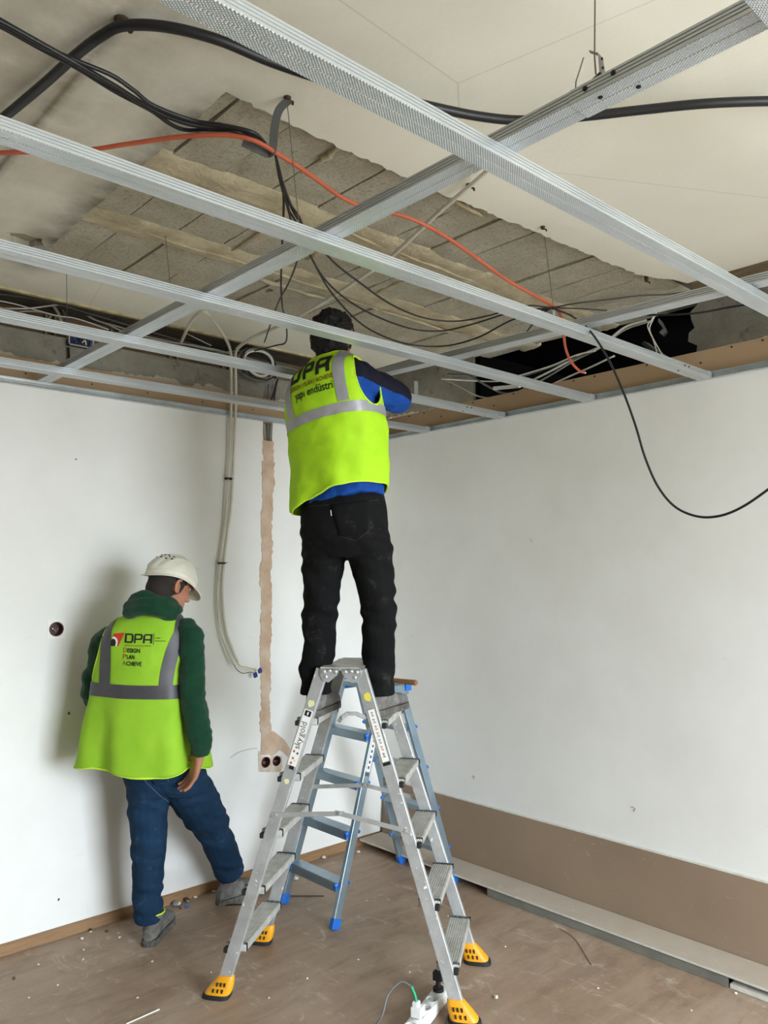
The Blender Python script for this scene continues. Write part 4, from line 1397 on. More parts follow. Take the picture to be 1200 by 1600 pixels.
for k in range(5):
    c_ = mid + dx * (-.135 + .066 * k) + Vector((0, 0, .0445))
    n = 20

    def rg(rr, zz):
        return [c_ + Vector((rr * math.cos(2 * math.pi * i / n), rr * math.sin(2 * math.pi * i / n), zz)) for i in range(n)]
    so = MB().rings([rg(.0245, 0), rg(.0245, .004), rg(.0205, .004), rg(.0195, .0006)], caps=True).build('socket', mat('socket_grey', 'c9cac8', .45), ps, True)
    for s_ in (-1, 1):
        q = c_ + dy * s_ * .0095 + Vector((0, 0, .0008))
        MB().cyl(q, q + Vector((0, 0, .0006)), .0026, 10).build('pin_hole', MATS['sticker_black'], so)
tag(ps, 'white multi-socket power strip on the floor at the ladder foot', 'power strip')
pl_ = mid + dx * (-.135 + .066 * 4) + Vector((0, 0, .0486))
pb = empty('black_plug', pl_)
MB().tube([pl_, pl_ + Vector((0, 0, .012)), pl_ + Vector((0, 0, .014))], [.021, .021, .010], 18).tube([pl_ + Vector((0, 0, .013)), pl_ + Vector((0, 0, .04))], [.010, .009], 12).box(pl_ + Vector((0, 0, .055)), dx * .012, dy * .018, Vector((0, 0, .016))).build('body', MATS['black_rubber'], pb, True)
MB().tube(spline([pl_ + Vector((0, 0, .06)), pl_ + Vector((0, 0, .10)), pl_ + dx * .02 + Vector((0, 0, .14)), pl_ + dx * .05 + dy * -.01 + Vector((0, 0, .11)), pl_ + dx * .07 + dy * -.03 + Vector((0, 0, .03)), pl_ + dx * .05 + dy * -.08 + Vector((0, 0, -.043))], 6), .0055, 8).build('cord', MATS['black_rubber'], pb, True)
tag(pb, 'black plug standing in the far socket of the power strip', 'plug')
wp_ = mid + dx * (-.135 + .066 * 1) + Vector((0, 0, .0486))
wpq = empty('white_plug', wp_)
MB().box(wp_ + Vector((0, 0, .018)), dx * .021, dy * .021, Vector((0, 0, .0175))).box(wp_ + dy * .006 + Vector((0, 0, .043)), dx * .014, dy * .012, Vector((0, 0, .008))).build('body', MATS['white_plastic'], wpq, bevel=.004)
q = wp_ + dy * .006 + Vector((0, 0, .05))
MB().tube(spline([q, q + Vector((-.002, .004, .02)), q + Vector((-.004, .012, .035)), q + Vector((-.006, .018, .048))], 4), .0055, 8).build('green_sleeve', mat('green_tape', '1f9468', .5), wpq, True)
g0 = q + Vector((-.006, .018, .048))
MB().tube(spline([g0, g0 + Vector((-.02, .035, .01)), g0 + Vector((-.06, .06, -.03)), g0 + Vector((-.10, .05, -.085)), Vector((1.99, 2.25, .006)), Vector((1.93, 2.15, .006)), Vector((1.88, 2.0, .006))], 8), .0035, 8).build('cord', mat('grey_cord', '6c6e6e', .6), wpq, True)
tag(wpq, 'white plug with a green taped cord in the power strip', 'plug')
(MB().tube(spline([e1 + Vector((.0, 0, .02)), e1 + Vector((.03, -.01, .012)), e1 + Vector((.03, -.06, .006)), Vector((2.26, 2.13, .006)), Vector((2.14, 2.03, .006)), Vector((2.05, 1.9, .006))], 8), .0048, 8).build('cord', mat('dark_cord', '3a3a3a', .6), ps, True))

# crumbs and scraps
rnd = random.Random(9)
mat('crumb_white', 'd8d2c8', .9)
mat('crumb_grey', '8e9090', .9)
mat('crumb_brown', '5a4030', .9)


def crumb(u, v_, s_, m, label, group='plaster crumbs on the floor', name='plaster_crumb', cat='crumb', p=None):
    c_ = P(u, v_, z=0) if p is None else Vector(p)
    c_.y = min(c_.y, YL - .014 - s_)
    vv = []
    bmx = bmesh.new()
    bmesh.ops.create_icosphere(bmx, subdivisions=1, radius=s_)
    for q in bmx.verts:
        q.co *= rnd.uniform(.65, 1.2)
        q.co.z = max(-s_ * .45, q.co.z * .6)
    vv = [c_ + q.co + Vector((0, 0, s_ * .46)) for q in bmx.verts]
    ff = [tuple(x.index for x in f_.verts) for f_ in bmx.faces]
    bmx.free()
    o = MB().add(vv, ff).build(name, m)
    tag(o, label, cat, group)
    return o


for u, v_, s_ in ((142, 1457, .008), (128, 1468, .010), (131, 1485, .006), (187, 1466, .008), (185, 1459, .006), (130, 1500, .006), (60, 1508, .006), (238, 1503, .007), (215, 1560, .006), (498, 1338, .015), (462, 1374, .017), (573, 1408, .006), (560, 1290 + 42, .012), (700, 1432, .005), (852, 1434, .005), (775, 1560, .011), (1150, 1553, .008), (640, 1520, .005), (935, 1545, .005), (420, 1560, .005), (480, 1530, .006), (560, 1500, .005), (330, 1520, .005), (90, 1540, .005), (45, 1560, .006), (790, 1480, .005), (1010, 1480, .005), (1080, 1580, .006)):
    crumb(u, v_, s_, MATS['crumb_white'], 'small pale plaster crumb scattered on the brown floor')
for u, v_, s_, m_, lab in ((268, 1411, .022, 'crumb_grey', 'largest grey rubble lump by the left baseboard'), (279, 1414, .015, 'crumb_white', 'pale rubble piece right of the largest grey lump'), (287, 1405, .018, 'crumb_brown', 'dark brown rubble piece behind the blue scrap'), (293, 1409, .013, 'crumb_grey', 'small grey rubble piece beside the blue scrap'), (292, 1418, .013, 'blue_plastic', 'blue plastic scrap in the rubble by the left baseboard'), (282, 1420, .009, 'crumb_brown', 'tiny brown rubble piece in front of the pale one'), (305, 1403, .012, 'crumb_white', 'pale rubble piece right of the blue scrap'), (332, 1394, .013, 'crumb_white', "pale rubble piece left of the helmeted man's right boot"), (390, 1368, .02, 'crumb_white', 'pale rubble lump behind the right boot'), (398, 1362, .02, 'crumb_brown', 'brown rubble lump at the baseboard behind the right boot'), (141, 1453, .009, 'crumb_brown', 'small dark chip near the left baseboard'), (167, 1456, .009, 'crumb_brown', "small dark chip left of the helmeted man's left boot"), (22, 1529, .008, 'crumb_brown', 'small dark chip at the far left of the floor')):
    crumb(u, v_, s_, MATS[m_], lab, 'rubble by the left wall', 'rubble_piece', 'rubble')


def rod(pts, r, m, label, name):
    q = [P(u, v_, z=r + .001) for u, v_ in pts]
    tag(MB().tube(spline(q, 6), r, 6).build(name, m, None, True), label, 'wire')


rod([(197, 1600), (222, 1589), (249, 1577)], .0028, MATS['cable_white'], 'thin white stick on the floor at bottom left', 'thin_stick')
rod([(874, 1450), (895, 1463), (908, 1480), (925, 1508)], .0022, mat('tan_wire', 'a98f74', .6), 'curved tan wire scrap on the floor at right', 'wire_scrap')
rod([(342, 1415), (360, 1414), (380, 1413)], .003, MATS['black_screw'], "dark rod lying in front of the helmeted man's right boot", 'thin_rod')
rod([(450, 1400), (480, 1400), (506, 1400)], .0025, MATS['rusty_steel'], 'thin rusty rod on the floor between the ladders', 'thin_rod')

# ================================================================== people
UP = Vector((0, 0, 1))


def az(deg):
    a = math.radians(deg)
    return Vector((math.sin(a), math.cos(a), 0)), Vector((math.cos(a), -math.sin(a), 0))     # forward, right


def ell(c, X, Y, a, b, e=1.0, n=32):
    out = []
    for k in range(n):
        t_ = 2 * math.pi * k / n
        ca, sa = math.cos(t_), math.sin(t_)
        if e != 1:
            ca = math.copysign(abs(ca) ** e, ca)
            sa = math.copysign(abs(sa) ** e, sa)
        out.append(c + X * (a * ca) + Y * (b * sa))
    return out


def cat_rows(rows, sub):
    """Catmull-Rom through rows of numbers/vectors (lists)"""
    q = [rows[0]] + rows + [rows[-1]]
    out = []
    for i in range(1, len(q) - 2):
        for k in range(sub):
            t_ = k / sub
            r_ = []
            for a, b, c, d in zip(q[i - 1], q[i], q[i + 1], q[i + 2]):
                r_.append(.5 * ((b * 2) + (c - a) * t_ + (a * 2 - b * 5 + c * 4 - d) * t_ * t_ + (b * 3 - a - c * 3 + d) * t_ ** 3))
            out.append(r_)
    out.append(rows[-1])
    return out


def torso_loft(rows, azd, tilt, n=32, e=.88, sub=3, caps=True):
    """rows: [centre, half width, half depth]"""
    fw, rt = az(azd)
    rt = (rt * math.cos(tilt) + UP * math.sin(tilt)).normalized()
    rr = [ell(c, rt, fw, a, b, e, n) for c, a, b in cat_rows(rows, sub)]
    return MB().rings(rr, caps)


def limb(mb, pts, rs, n=16, sub=4):
    rows = cat_rows([[Vector(p), r_] for p, r_ in zip(pts, rs)], sub)
    mb.tube([r_[0] for r_ in rows], [r_[1] for r_ in rows], n)
    return mb


def ball(mb, c, X, Y, Z, n=14):
    rings = []
    for i in range(1, n):
        f_ = math.pi * i / n
        rings.append([c + Z * math.cos(f_) + (X * math.cos(2 * math.pi * k / 20) + Y * math.sin(2 * math.pi * k / 20)) * math.sin(f_) for k in range(20)])
    return mb.rings(rings)


def fuse(mb, voxel, smooth=4, name='fused'):
    """one continuous surface out of overlapping closed shapes"""
    me = mb.mesh(name)
    o = bpy.data.objects.new(name, me)
    COL.objects.link(o)
    r_ = o.modifiers.new('r', 'REMESH')
    r_.mode = 'VOXEL'
    r_.voxel_size = voxel
    r_.adaptivity = 0
    if smooth:
        s_ = o.modifiers.new('s', 'SMOOTH')
        s_.factor = .5
        s_.iterations = smooth
    dg = bpy.context.evaluated_depsgraph_get()
    out = bpy.data.meshes.new_from_object(o.evaluated_get(dg))
    bpy.data.objects.remove(o)
    bpy.data.meshes.remove(me)
    return out


def wrinkle(me, fn):
    """move vertices along their normals by fn(co)"""
    co = [v_.co.copy() for v_ in me.vertices]
    nr = [v_.normal.copy() for v_ in me.vertices]
    for v_, c_, n_ in zip(me.vertices, co, nr):
        v_.co = c_ + n_ * fn(c_, n_)


def put(me, name, m, parent=None, loc=None):
    """link a world-space mesh as a part or as a top-level object"""
    L = wloc(parent) if parent is not None else Vector(loc or (0, 0, 0))
    for v_ in me.vertices:
        v_.co -= L
    me.polygons.foreach_set('use_smooth', [True] * len(me.polygons))
    me.materials.clear()
    me.name = name
    return link(name, me, m, parent, L)


def hand(mb, wrist, d, pn, side, L=.185, curl=.45, spread=.07):
    """palm and five fingers; d along the hand, pn out of the palm, side 1 = thumb to the d x pn side"""
    d = d.normalized()
    pn = (pn - d * pn.dot(d)).normalized()
    la = d.cross(pn).normalized() * side            # towards the thumb
    rows = [(0, .027, .021), (.03, .034, .019), (.065, .041, .0165), (.092, .042, .0145), (.1, .036, .012)]
    mb.rings([ell(wrist + d * s_, la, pn, a, b, .8, 16) for s_, a, b in rows])
    for k, (off, ln) in enumerate(((.031, .074), (.0105, .084), (-.0105, .077), (-.031, .060))):
        base = wrist + d * .082 + la * off
        dirv = (d + la * (off * spread / .03)).normalized()
        p = base
        pts = [p]
        ang = .08
        for j, fr in enumerate((.42, .33, .25)):
            ang += curl * (.6, 1.0, .8)[j]
            q = dirv * math.cos(ang) + pn * math.sin(ang)
            p = p + q * (ln * fr + (.02 if j == 0 else 0))
            pts.append(p)
        mb.tube(spline(pts, 4), [.0095] * 3 + [.009] * 4 + [.0082] * 5 + [.006], 10)
    base = wrist + d * .022 + la * .024
    t1 = base + (d * .5 + la * .8 + pn * .35).normalized() * .042
    t2 = t1 + (d * .85 + la * .3 + pn * .45).normalized() * .034
    t3 = t2 + (d * .95 + pn * .35).normalized() * .026
    mb.tube(spline([base - la * .012, t1, t2, t3], 4), [.014] * 4 + [.0115] * 4 + [.0105] * 4 + [.007], 10)
    return mb


def head_shape(mb, c, azd, pitch, nod=0., s=1.):
    """skull, jaw, nose, ears; returns frame (forward, right, up)"""
    fw, rt = az(azd)
    p = math.radians(pitch)
    f2 = fw * math.cos(p) + UP * math.sin(p)
    u2 = UP * math.cos(p) - fw * math.sin(p)
    ball(mb, c + u2 * .02 * s, rt * .077 * s, f2 * .097 * s, u2 * .098 * s)
    # face and jaw
    mb.rings([ell(c + f2 * y_ * s + u2 * z_ * s, rt, (f2 * .96 + u2 * .1), a * s, b * s, .9, 20) for z_, y_, a, b in ((.05, .018, .070, .072), (.01, .026, .068, .072), (-.03, .032, .062, .066), (-.065, .038, .052, .055), (-.092, .045, .036, .038), (-.103, .05, .02, .02))])
    mb.tube([c + f2 * .088 * s + u2 * .025 * s, c + f2 * .108 * s + u2 * -.005 * s, c + f2 * .115 * s - u2 * .02 * s, c + f2 * .09 * s - u2 * .03 * s], [.008 * s, .011 * s, .015 * s, .01 * s], 10)
    mb.tube([c + f2 * .085 * s + rt * .035 * s + u2 * .04 * s, c + f2 * .095 * s + u2 * .042 * s, c + f2 * .085 * s - rt * .035 * s + u2 * .04 * s], .010 * s, 8)
    for z_ in (-.048, -.062):
        mb.tube([c + f2 * .088 * s - rt * .022 * s + u2 * z_ * s, c + f2 * .099 * s + u2 * z_ * s, c + f2 * .088 * s + rt * .022 * s + u2 * z_ * s], .0065 * s, 8)
    for s_ in (-1, 1):
        e = c + rt * s_ * .078 * s - f2 * .008 * s + u2 * .0 * s
        pts = []
        for k in range(11):
            a_ = -.6 + 4.6 * k / 10
            pts.append(e + f2 * (-.014 * s * math.sin(a_) * 1.1) + u2 * (.029 * s * math.cos(a_) + .004) + rt * s_ * (.012 * s * (1 if k < 8 else .6)))
        mb.tube(pts, .0062 * s, 8)
        ball(mb, e - u2 * .002, rt * .010 * s, f2 * .014 * s, u2 * .022 * s, 8)
    return f2, rt, u2


def boot(parent, heel, azd, L, m_up, m_sole, name='boot', lean=Vector((0, 0, 0)), zf=0., shaft=.13):
    """work boot: heel is the back end of the sole on the ground"""
    fw, rt = az(azd)
    h = Vector((heel[0], heel[1], zf))
    mb = MB()
    rings = []
    for s_, hw, zt_ in ((.0, .022, .075), (.03, .034, .095), (.08, .037, .10), (.14, .040, .092), (.2, .045, .076), (.245, .044, .066), (.28, .034, .056), (.297, .018, .044)):
        s_ *= L / .30
        z0 = .018
        cz = (z0 + zt_) / 2
        rings.append(ell(h + fw * s_ + UP * cz, rt, UP, hw, (zt_ - z0) / 2, .75, 20))
    mb.rings(rings)
    a = h + fw * .065
    limb(mb, [a + UP * .05, a + UP * .09 + lean * .3, a + UP * shaft + lean], [.040, .044, .047], 16)
    mb.tube([a + UP * shaft + lean * 1. - UP * .006, a + UP * (shaft + .008) + lean], [.051, .050], 16)
    me = fuse(mb, .006, 3)
    wrinkle(me, lambda c, n_: .003 * noise.noise(c * 28) + .0015 * noise.noise(c * 70))
    o = put(me, name, m_up, parent)
    # sole
    out = []
    for s_, hw in ((-.004, .018), (.01, .033), (.05, .039), (.1, .037), (.15, .038), (.2, .046), (.25, .045), (.285, .035), (.302, .016)):
        out.append((s_ * L / .30, hw))
    poly = [h + fw * s_ + rt * w_ for s_, w_ in out] + [h + fw * s_ - rt * w_ for s_, w_ in out[::-1]]
    mb = MB()
    mb.rings([[p + UP * .001 for p in poly], [p + UP * .012 for p in poly], [h + fw * .14 + (p - h - fw * .14) * .98 + UP * .026 for p in poly]])
    mb.build('sole', m_sole, o)
    mb = MB()
    for k in range(4):
        q = h + fw * (.125 + .022 * k) * (L / .30)
        zt_ = .118 - .011 * k
        mb.tube([q + rt * .026 + UP * (zt_ - .022), q + UP * (zt_ - .008), q - rt * .026 + UP * (zt_ - .022)], .003, 6)
    mb.build('laces', MATS['lace_grey'], o, True)
    return o


def boundary_loops(bm):
    es = [e for e in bm.edges if e.is_boundary]
    nb = {}
    for e in es:
        a, b = e.verts
        nb.setdefault(a, []).append(b)
        nb.setdefault(b, []).append(a)
    loops = []
    seen = set()
    for v0 in nb:
        if v0 in seen or len(nb[v0]) != 2:
            continue
        lp = [v0]
        seen.add(v0)
        cur = nb[v0][0]
        while cur not in seen:
            lp.append(cur)
            seen.add(cur)
            nx_ = [q for q in nb[cur] if q not in seen]
            if not nx_:
                break
            cur = nx_[0]
        loops.append(lp)
    return loops


class Vest:
    """sleeveless safety vest around a torso, with cut armholes, trim and reflective tape"""

    def __init__(s, parent, rows, azd, tilt, holes, m, fold, hem_fn=None, e=.86):
        s.parent = parent
        s.fw, r0 = az(azd)
        s.rt = (r0 * math.cos(tilt) + UP * math.sin(tilt)).normalized()
        s.up = (UP * math.cos(tilt) - r0 * math.sin(tilt)).normalized()
        rr = cat_rows(rows, 9)
        n = 112
        rings = []
        for i, (c, a, b) in enumerate(rr):
            ring = ell(c, s.rt, s.fw, a, b, e, n)
            if hem_fn:
                ring = [p + hem_fn(2 * math.pi * k / n, 1 - i / (len(rr) - 1)) for k, p in enumerate(ring)]
            rings.append(ring)
        me = MB().rings(rings, caps=False).mesh('vest')
        bm = bmesh.new()
        bm.from_mesh(me)
        bm.normal_update()
        cen = sum((v_.co for v_ in bm.verts), Vector()) / len(bm.verts)
        dead = []
        for f_ in bm.faces:
            c = f_.calc_center_median()
            for (hc, hl, hf, hu) in holes:
                d = c - hc
                if (d.dot(s.rt) / hl) ** 2 + (d.dot(s.fw) / hf) ** 2 + (d.dot(s.up) / hu) ** 2 < 1:
                    dead.append(f_)
                    break
        bmesh.ops.delete(bm, geom=dead, context='FACES')
        for _ in range(12):
            new = {}
            for lp in boundary_loops(bm):
                L = len(lp)
                for k, v_ in enumerate(lp):
                    new[v_] = v_.co * .4 + (lp[k - 1].co + lp[(k + 1) % L].co) * .3
            for v_, c in new.items():
                v_.co = c
        bm.normal_update()
        for v_ in bm.verts:
            c = v_.co
            out = v_.normal if v_.normal.dot(c - cen) > 0 or True else -v_.normal
            v_.co = c + out * fold(c)
        bm.normal_update()
        s.bvh = BVHTree.FromBMesh(bm)
        loops = [[v_.co.copy() for v_ in lp] for lp in boundary_loops(bm)]
        bm.to_mesh(me)
        bm.free()
        s.o = put(me, 'safety_vest', m, parent)
        so = s.o.modifiers.new('cloth', 'SOLIDIFY')
        so.thickness = .0035
        so.offset = 0
        for lp in loops:
            if len(lp) > 8:
                MB().tube(lp + [lp[0]], .0042, 6).build('trim', MATS['vest_trim'], s.o, True)

    def hit(s, org, d, off):
        h = s.bvh.ray_cast(org, d, 3)
        if h[0] is None:
            return None
        n_ = h[1] if h[1].dot(d) < 0 else -h[1]
        return h[0] + n_ * off

    def grid(s, rows, name, m):
        mb = MB()
        idx = {}
        for i, r_ in enumerate(rows):
            for j, p in enumerate(r_):
                if p is not None:
                    idx[(i, j)] = len(mb.v)
                    mb.v.append(p)
        for i in range(len(rows) - 1):
            for j in range(len(rows[0]) - 1):
                k = [(i, j), (i, j + 1), (i + 1, j + 1), (i + 1, j)]
                if all(q in idx for q in k):
                    q = [idx[z_] for z_ in k]
                    if max((mb.v[q[0]] - mb.v[q[2]]).length, (mb.v[q[1]] - mb.v[q[3]]).length) < .05:
                        mb.f.append(tuple(q))
        # keep the one connected piece
        par = list(range(len(mb.v)))

        def root(i):
            while par[i] != i:
                par[i] = par[par[i]]
                i = par[i]
            return i
        for f_ in mb.f:
            for i in f_[1:]:
                par[root(i)] = root(f_[0])
        cnt = {}
        for f_ in mb.f:
            cnt[root(f_[0])] = cnt.get(root(f_[0]), 0) + 1
        best = max(cnt, key=cnt.get)
        mb.f = [f_ for f_ in mb.f if root(f_[0]) == best]
        used = sorted({i for f_ in mb.f for i in f_})
        ix = {i: k for k, i in enumerate(used)}
        mb.v = [mb.v[i] for i in used]
        mb.f = [tuple(ix[i] for i in f_) for f_ in mb.f]
        me = mb.mesh(name)
        return put(me, name, m, s.o)

    def band(s, c, half, m, a0=0., a1=360.):
        rows = []
        for k in range(141):
            t_ = math.radians(lerp(a0, a1, k / 140))
            d = s.rt * math.cos(t_) + s.fw * math.sin(t_)
            rows.append([s.hit(c + s.up * h + d * 1.0, -d, .0045) for h in (-half, -half / 2, 0, half / 2, half)])
        return s.grid(rows, 'reflective_band', m)

    def strap(s, c, x0, x1, z0, z1, half, m):
        """vertical tape on the back from height z0 to z1 (offsets from c along up), then over the shoulder"""
        rows = []
        for k in range(40):
            f_ = k / 39
            x = lerp(x0, x1, f_ * f_)
            rows.append([s.hit(c + s.rt * (x + w_) + s.up * lerp(z0, z1, f_) - s.fw * 1.0, s.fw, .0045) for w_ in (-half, -half / 2, 0, half / 2, half)])
        piv = c + s.up * (z1 - .03)
        for k in range(1, 26):
            ph = math.radians(85 * k / 25)
            d = -s.fw * math.cos(ph) + s.up * math.sin(ph)
            rows.append([s.hit(piv + s.rt * (x1 + w_) + d * 1.0 + (s.up * .03 * math.cos(ph)), -d, .0045) for w_ in (-half, -half / 2, 0, half / 2, half)])
        return s.grid(rows, 'reflective_strap', m)

    def print_text(s, c, txt, x, z, size, m, bold=.0, width=None, name='lettering', slant=0.):
        tv, tf, tw = text_mesh(txt, size, bold)
        k = width / tw if width else 1
        # subdivide long triangles so that the print follows the cloth
        bm = bmesh.new()
        vs_ = [bm.verts.new((p[0] * k, p[1], 0)) for p in tv]
        for f_ in tf:
            try:
                bm.faces.new([vs_[i] for i in f_])
            except ValueError:
                pass
        for _ in range(3):
            es = [e for e in bm.edges if e.calc_length() > .018]
            if not es:
                break
            bmesh.ops.subdivide_edges(bm, edges=es, cuts=1)
            bmesh.ops.triangulate(bm, faces=bm.faces)
        bm.verts.index_update()
        v2 = [s.hit(c + s.rt * (x + v_.co.x) + s.up * (z + v_.co.y + slant * v_.co.x) - s.fw * 1.0, s.fw, .0040) for v_ in bm.verts]
        f2 = [tuple(v_.index for v_ in f_.verts) for f_ in bm.faces]
        bm.free()
        f2 = [f_ for f_ in f2 if all(v2[i] is not None for i in f_)]
        v2 = [p if p is not None else c for p in v2]
        return put(MB().add(v2, f2).mesh(name), name, m, s.o)

    def print_bars(s, c, bars, x, z, w, h, m, name='letter'):
        """one letter out of polygons in a unit square"""
        mb = MB()
        for poly in bars:
            bm = bmesh.new()
            vv = [bm.verts.new((x + p[0] * w, z + p[1] * h, 0)) for p in poly]
            bm.faces.new(vv)
            for _ in range(4):
                es = [e for e in bm.edges if e.calc_length() > .012]
                if not es:
                    break
                bmesh.ops.subdivide_edges(bm, edges=es, cuts=1, use_grid_fill=True)
                bmesh.ops.triangulate(bm, faces=bm.faces)
            bm.verts.index_update()
            pts = [s.hit(c + s.rt * v_.co.x + s.up * v_.co.y - s.fw * 1.0, s.fw, .0042) for v_ in bm.verts]
            ff = [tuple(v_.index for v_ in f_.verts) for f_ in bm.faces]
            bm.free()
            ff = [f_ for f_ in ff if all(pts[i] is not None for i in f_)]
            mb.add([p if p is not None else c for p in pts], ff)
        return put(mb.mesh(name), name, m, s.o)

    def print_poly(s, c, poly, m, name='logo', off=.0042):
        tri = tessellate_polygon([[Vector((p[0], p[1], 0)) for p in poly]])
        v2 = [s.hit(c + s.rt * p[0] + s.up * p[1] - s.fw * 1.0, s.fw, off) for p in poly]
        if any(p is None for p in v2):
            return None
        return put(MB().add(v2, [tuple(t_) for t_ in tri]).mesh(name), name, m, s.o)


def _strokes(b):
    v, hz = b, b * .82
    D = [[(0, 0), (v, 0), (v, 1), (0, 1)], [(v, 1 - hz), (.72, 1 - hz), (.82, 1), (v, 1)], [(v, 0), (.82, 0), (.72, hz), (v, hz)], [(.82, 0), (1, .2), (1 - v, .25), (.72, hz)], [(.72, 1 - hz), (1 - v, .75), (1, .8), (.82, 1)], [(1 - v, .25), (1, .2), (1, .8), (1 - v, .75)]]
    Pp = [[(0, 0), (v, 0), (v, 1), (0, 1)], [(v, 1 - hz), (.78, 1 - hz), (.86, 1), (v, 1)], [(v, .34), (.86, .34), (.78, .34 + hz), (v, .34 + hz)], [(.78, 1 - hz), (1 - v, .86), (1, .88), (.86, 1)], [(.86, .34), (1, .46), (1 - v, .48), (.78, .34 + hz)], [(1 - v, .48), (1, .46), (1, .88), (1 - v, .86)]]
    A = [[(0, 0), (v, 0), (v, .84), (0, .80)], [(0, .80), (v, .84), (.26, 1 - hz), (.18, 1)], [(.18, 1), (.26, 1 - hz), (1 - v, 1 - hz), (1, 1)], [(1 - v, 0), (1, 0), (1, 1), (1 - v, 1 - hz)], [(v, .30), (1 - v, .30), (1 - v, .30 + hz), (v, .30 + hz)]]
    return D, Pp, A


# ---- clothing and skin materials
def cloth(name, col, var, rough=.85, vscale=14, weave=900, sheen=.0):
    m, t = newmat(name)
    v = t.coord()
    c = t.mix(t.fac(t.noise(v, vscale, 6, .65), .32, .68), srgb(col), srgb(var))
    t.color(c)
    t.bs.inputs['Roughness'].default_value = rough
    t.bs.inputs['Specular IOR Level'].default_value = .2
    if sheen:
        t.bs.inputs['Sheen Weight'].default_value = sheen
    t.bump(t.noise(v, weave, 2), .15, .0008)
    return m


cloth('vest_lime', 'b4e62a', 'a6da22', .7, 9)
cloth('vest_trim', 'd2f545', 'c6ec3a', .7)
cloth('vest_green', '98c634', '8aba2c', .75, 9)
cloth('hoodie_green', '123f28', '0e3421', .9, 12, sheen=.15)
cloth('jacket_navy', '151522', '1c1d2c', .85)
cloth('jacket_blue', '174a9e', '123f8c', .8)
m, t = newmat('blue_denim')
v = t.coord()
c = t.mix(t.fac(t.noise(v, 7, 6, .65), .3, .7), srgb('1d3852'), srgb('172d44'))
c = t.mix(t.math('MULTIPLY', t.fac(t.noise(v, 16, 8, .75), .58, .75), .45), c, srgb('5c7488'))
t.color(c)
t.bs.inputs['Roughness'].default_value = .9
t.bs.inputs['Specular IOR Level'].default_value = .15
t.bump(t.noise(v, 700, 2), .2, .0008)
m, t = newmat('black_denim')
v = t.coord()
c = t.mix(t.fac(t.noise(v, 6, 6, .65), .3, .7), srgb('0f0f10'), srgb('161617'))
c = t.mix(t.math('MULTIPLY', t.fac(t.noise(v, 13, 9, .78), .56, .74), .5), c, srgb('55524e'))
t.color(c)
t.bs.inputs['Roughness'].default_value = .9
t.bs.inputs['Specular IOR Level'].default_value = .15
t.bump(t.noise(v, 700, 2), .2, .0008)
m, t = newmat('dusty_boot_leather')
v = t.coord()
c = t.mix(t.fac(t.noise(v, 20, 7, .7), .35, .65), srgb('4f4d4a'), srgb('807d78'))
t.color(c)
t.bs.inputs['Roughness'].default_value = .8
t.bump(t.noise(v, 140, 4), .3, .002)
mat('boot_sole', '3b3937', .85, var='6c6862', vscale=40)
mat('lace_grey', '6b6863', .9)
mat('skin', 'b07a5e', .55, var='a06a50', vscale=20)
mat('dark_hair', '110e0d', .75, bump=.6, bscale=220, bdist=.004)
mat('cropped_hair', '2a231f', .9, bump=.4, bscale=400, bdist=.002)
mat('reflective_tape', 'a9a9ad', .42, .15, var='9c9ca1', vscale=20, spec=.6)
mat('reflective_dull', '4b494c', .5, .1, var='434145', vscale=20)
mat('print_black', '14160f', .7)
mat('print_orange', '8a5a14', .7)
mat('print_red', 'c8321e', .6)
mat('print_white', 'e6e6e0', .7)
mat('helmet_white', 'd9d5c6', .38, var='cdc8b7', vscale=12)

# ------------------------------------------------------------------ the worker on the ladder
def J(u, v_, d):
    return P(u, v_, d=d)


TZ = 1.06 + .0145
AZ1 = 76
fw1, rt1 = az(AZ1)
azl, azr = 58, 70
foot_l = L1.c - L1.a * .128 - L1.w * .085 - az(azl)[0] * .065
foot_r = L1.c + L1.a * .128 - L1.w * .05 - az(azr)[0] * .065
fl, _ = az(azl)
fr_, _ = az(azr)
ank_l = Vector((foot_l.x, foot_l.y, TZ)) + fl * .065 + UP * .10
ank_r = Vector((foot_r.x, foot_r.y, TZ)) + fr_ * .065 + UP * .10

hipc = J(537, 792, 3.33)
hl1, hr1 = J(507, 820, 3.35), J(568, 818, 3.31)
kl1, kr1 = J(500, 958, 3.36), J(592, 952, 3.33)
rows_t = [[J(536, 810, 3.33), .125, .085], [J(534, 750, 3.33), .130, .088], [J(531, 700, 3.33), .150, .100], [J(524, 650, 3.32), .175, .115], [J(517, 610, 3.31), .175, .105], [J(515, 585, 3.31), .150, .085], [J(517, 565, 3.31), .07, .06], [J(519, 545, 3.32), .052, .055]]
TILT1 = math.radians(10)
hc1 = J(520, 531, 3.33)
shr, elr, wrr = J(551, 592, 3.28), J(620, 621, 3.43), J(600, 624, 3.66)
shl, ell_, wrl = J(478, 612, 3.36), J(515, 645, 3.62), J(572, 618, 3.72)

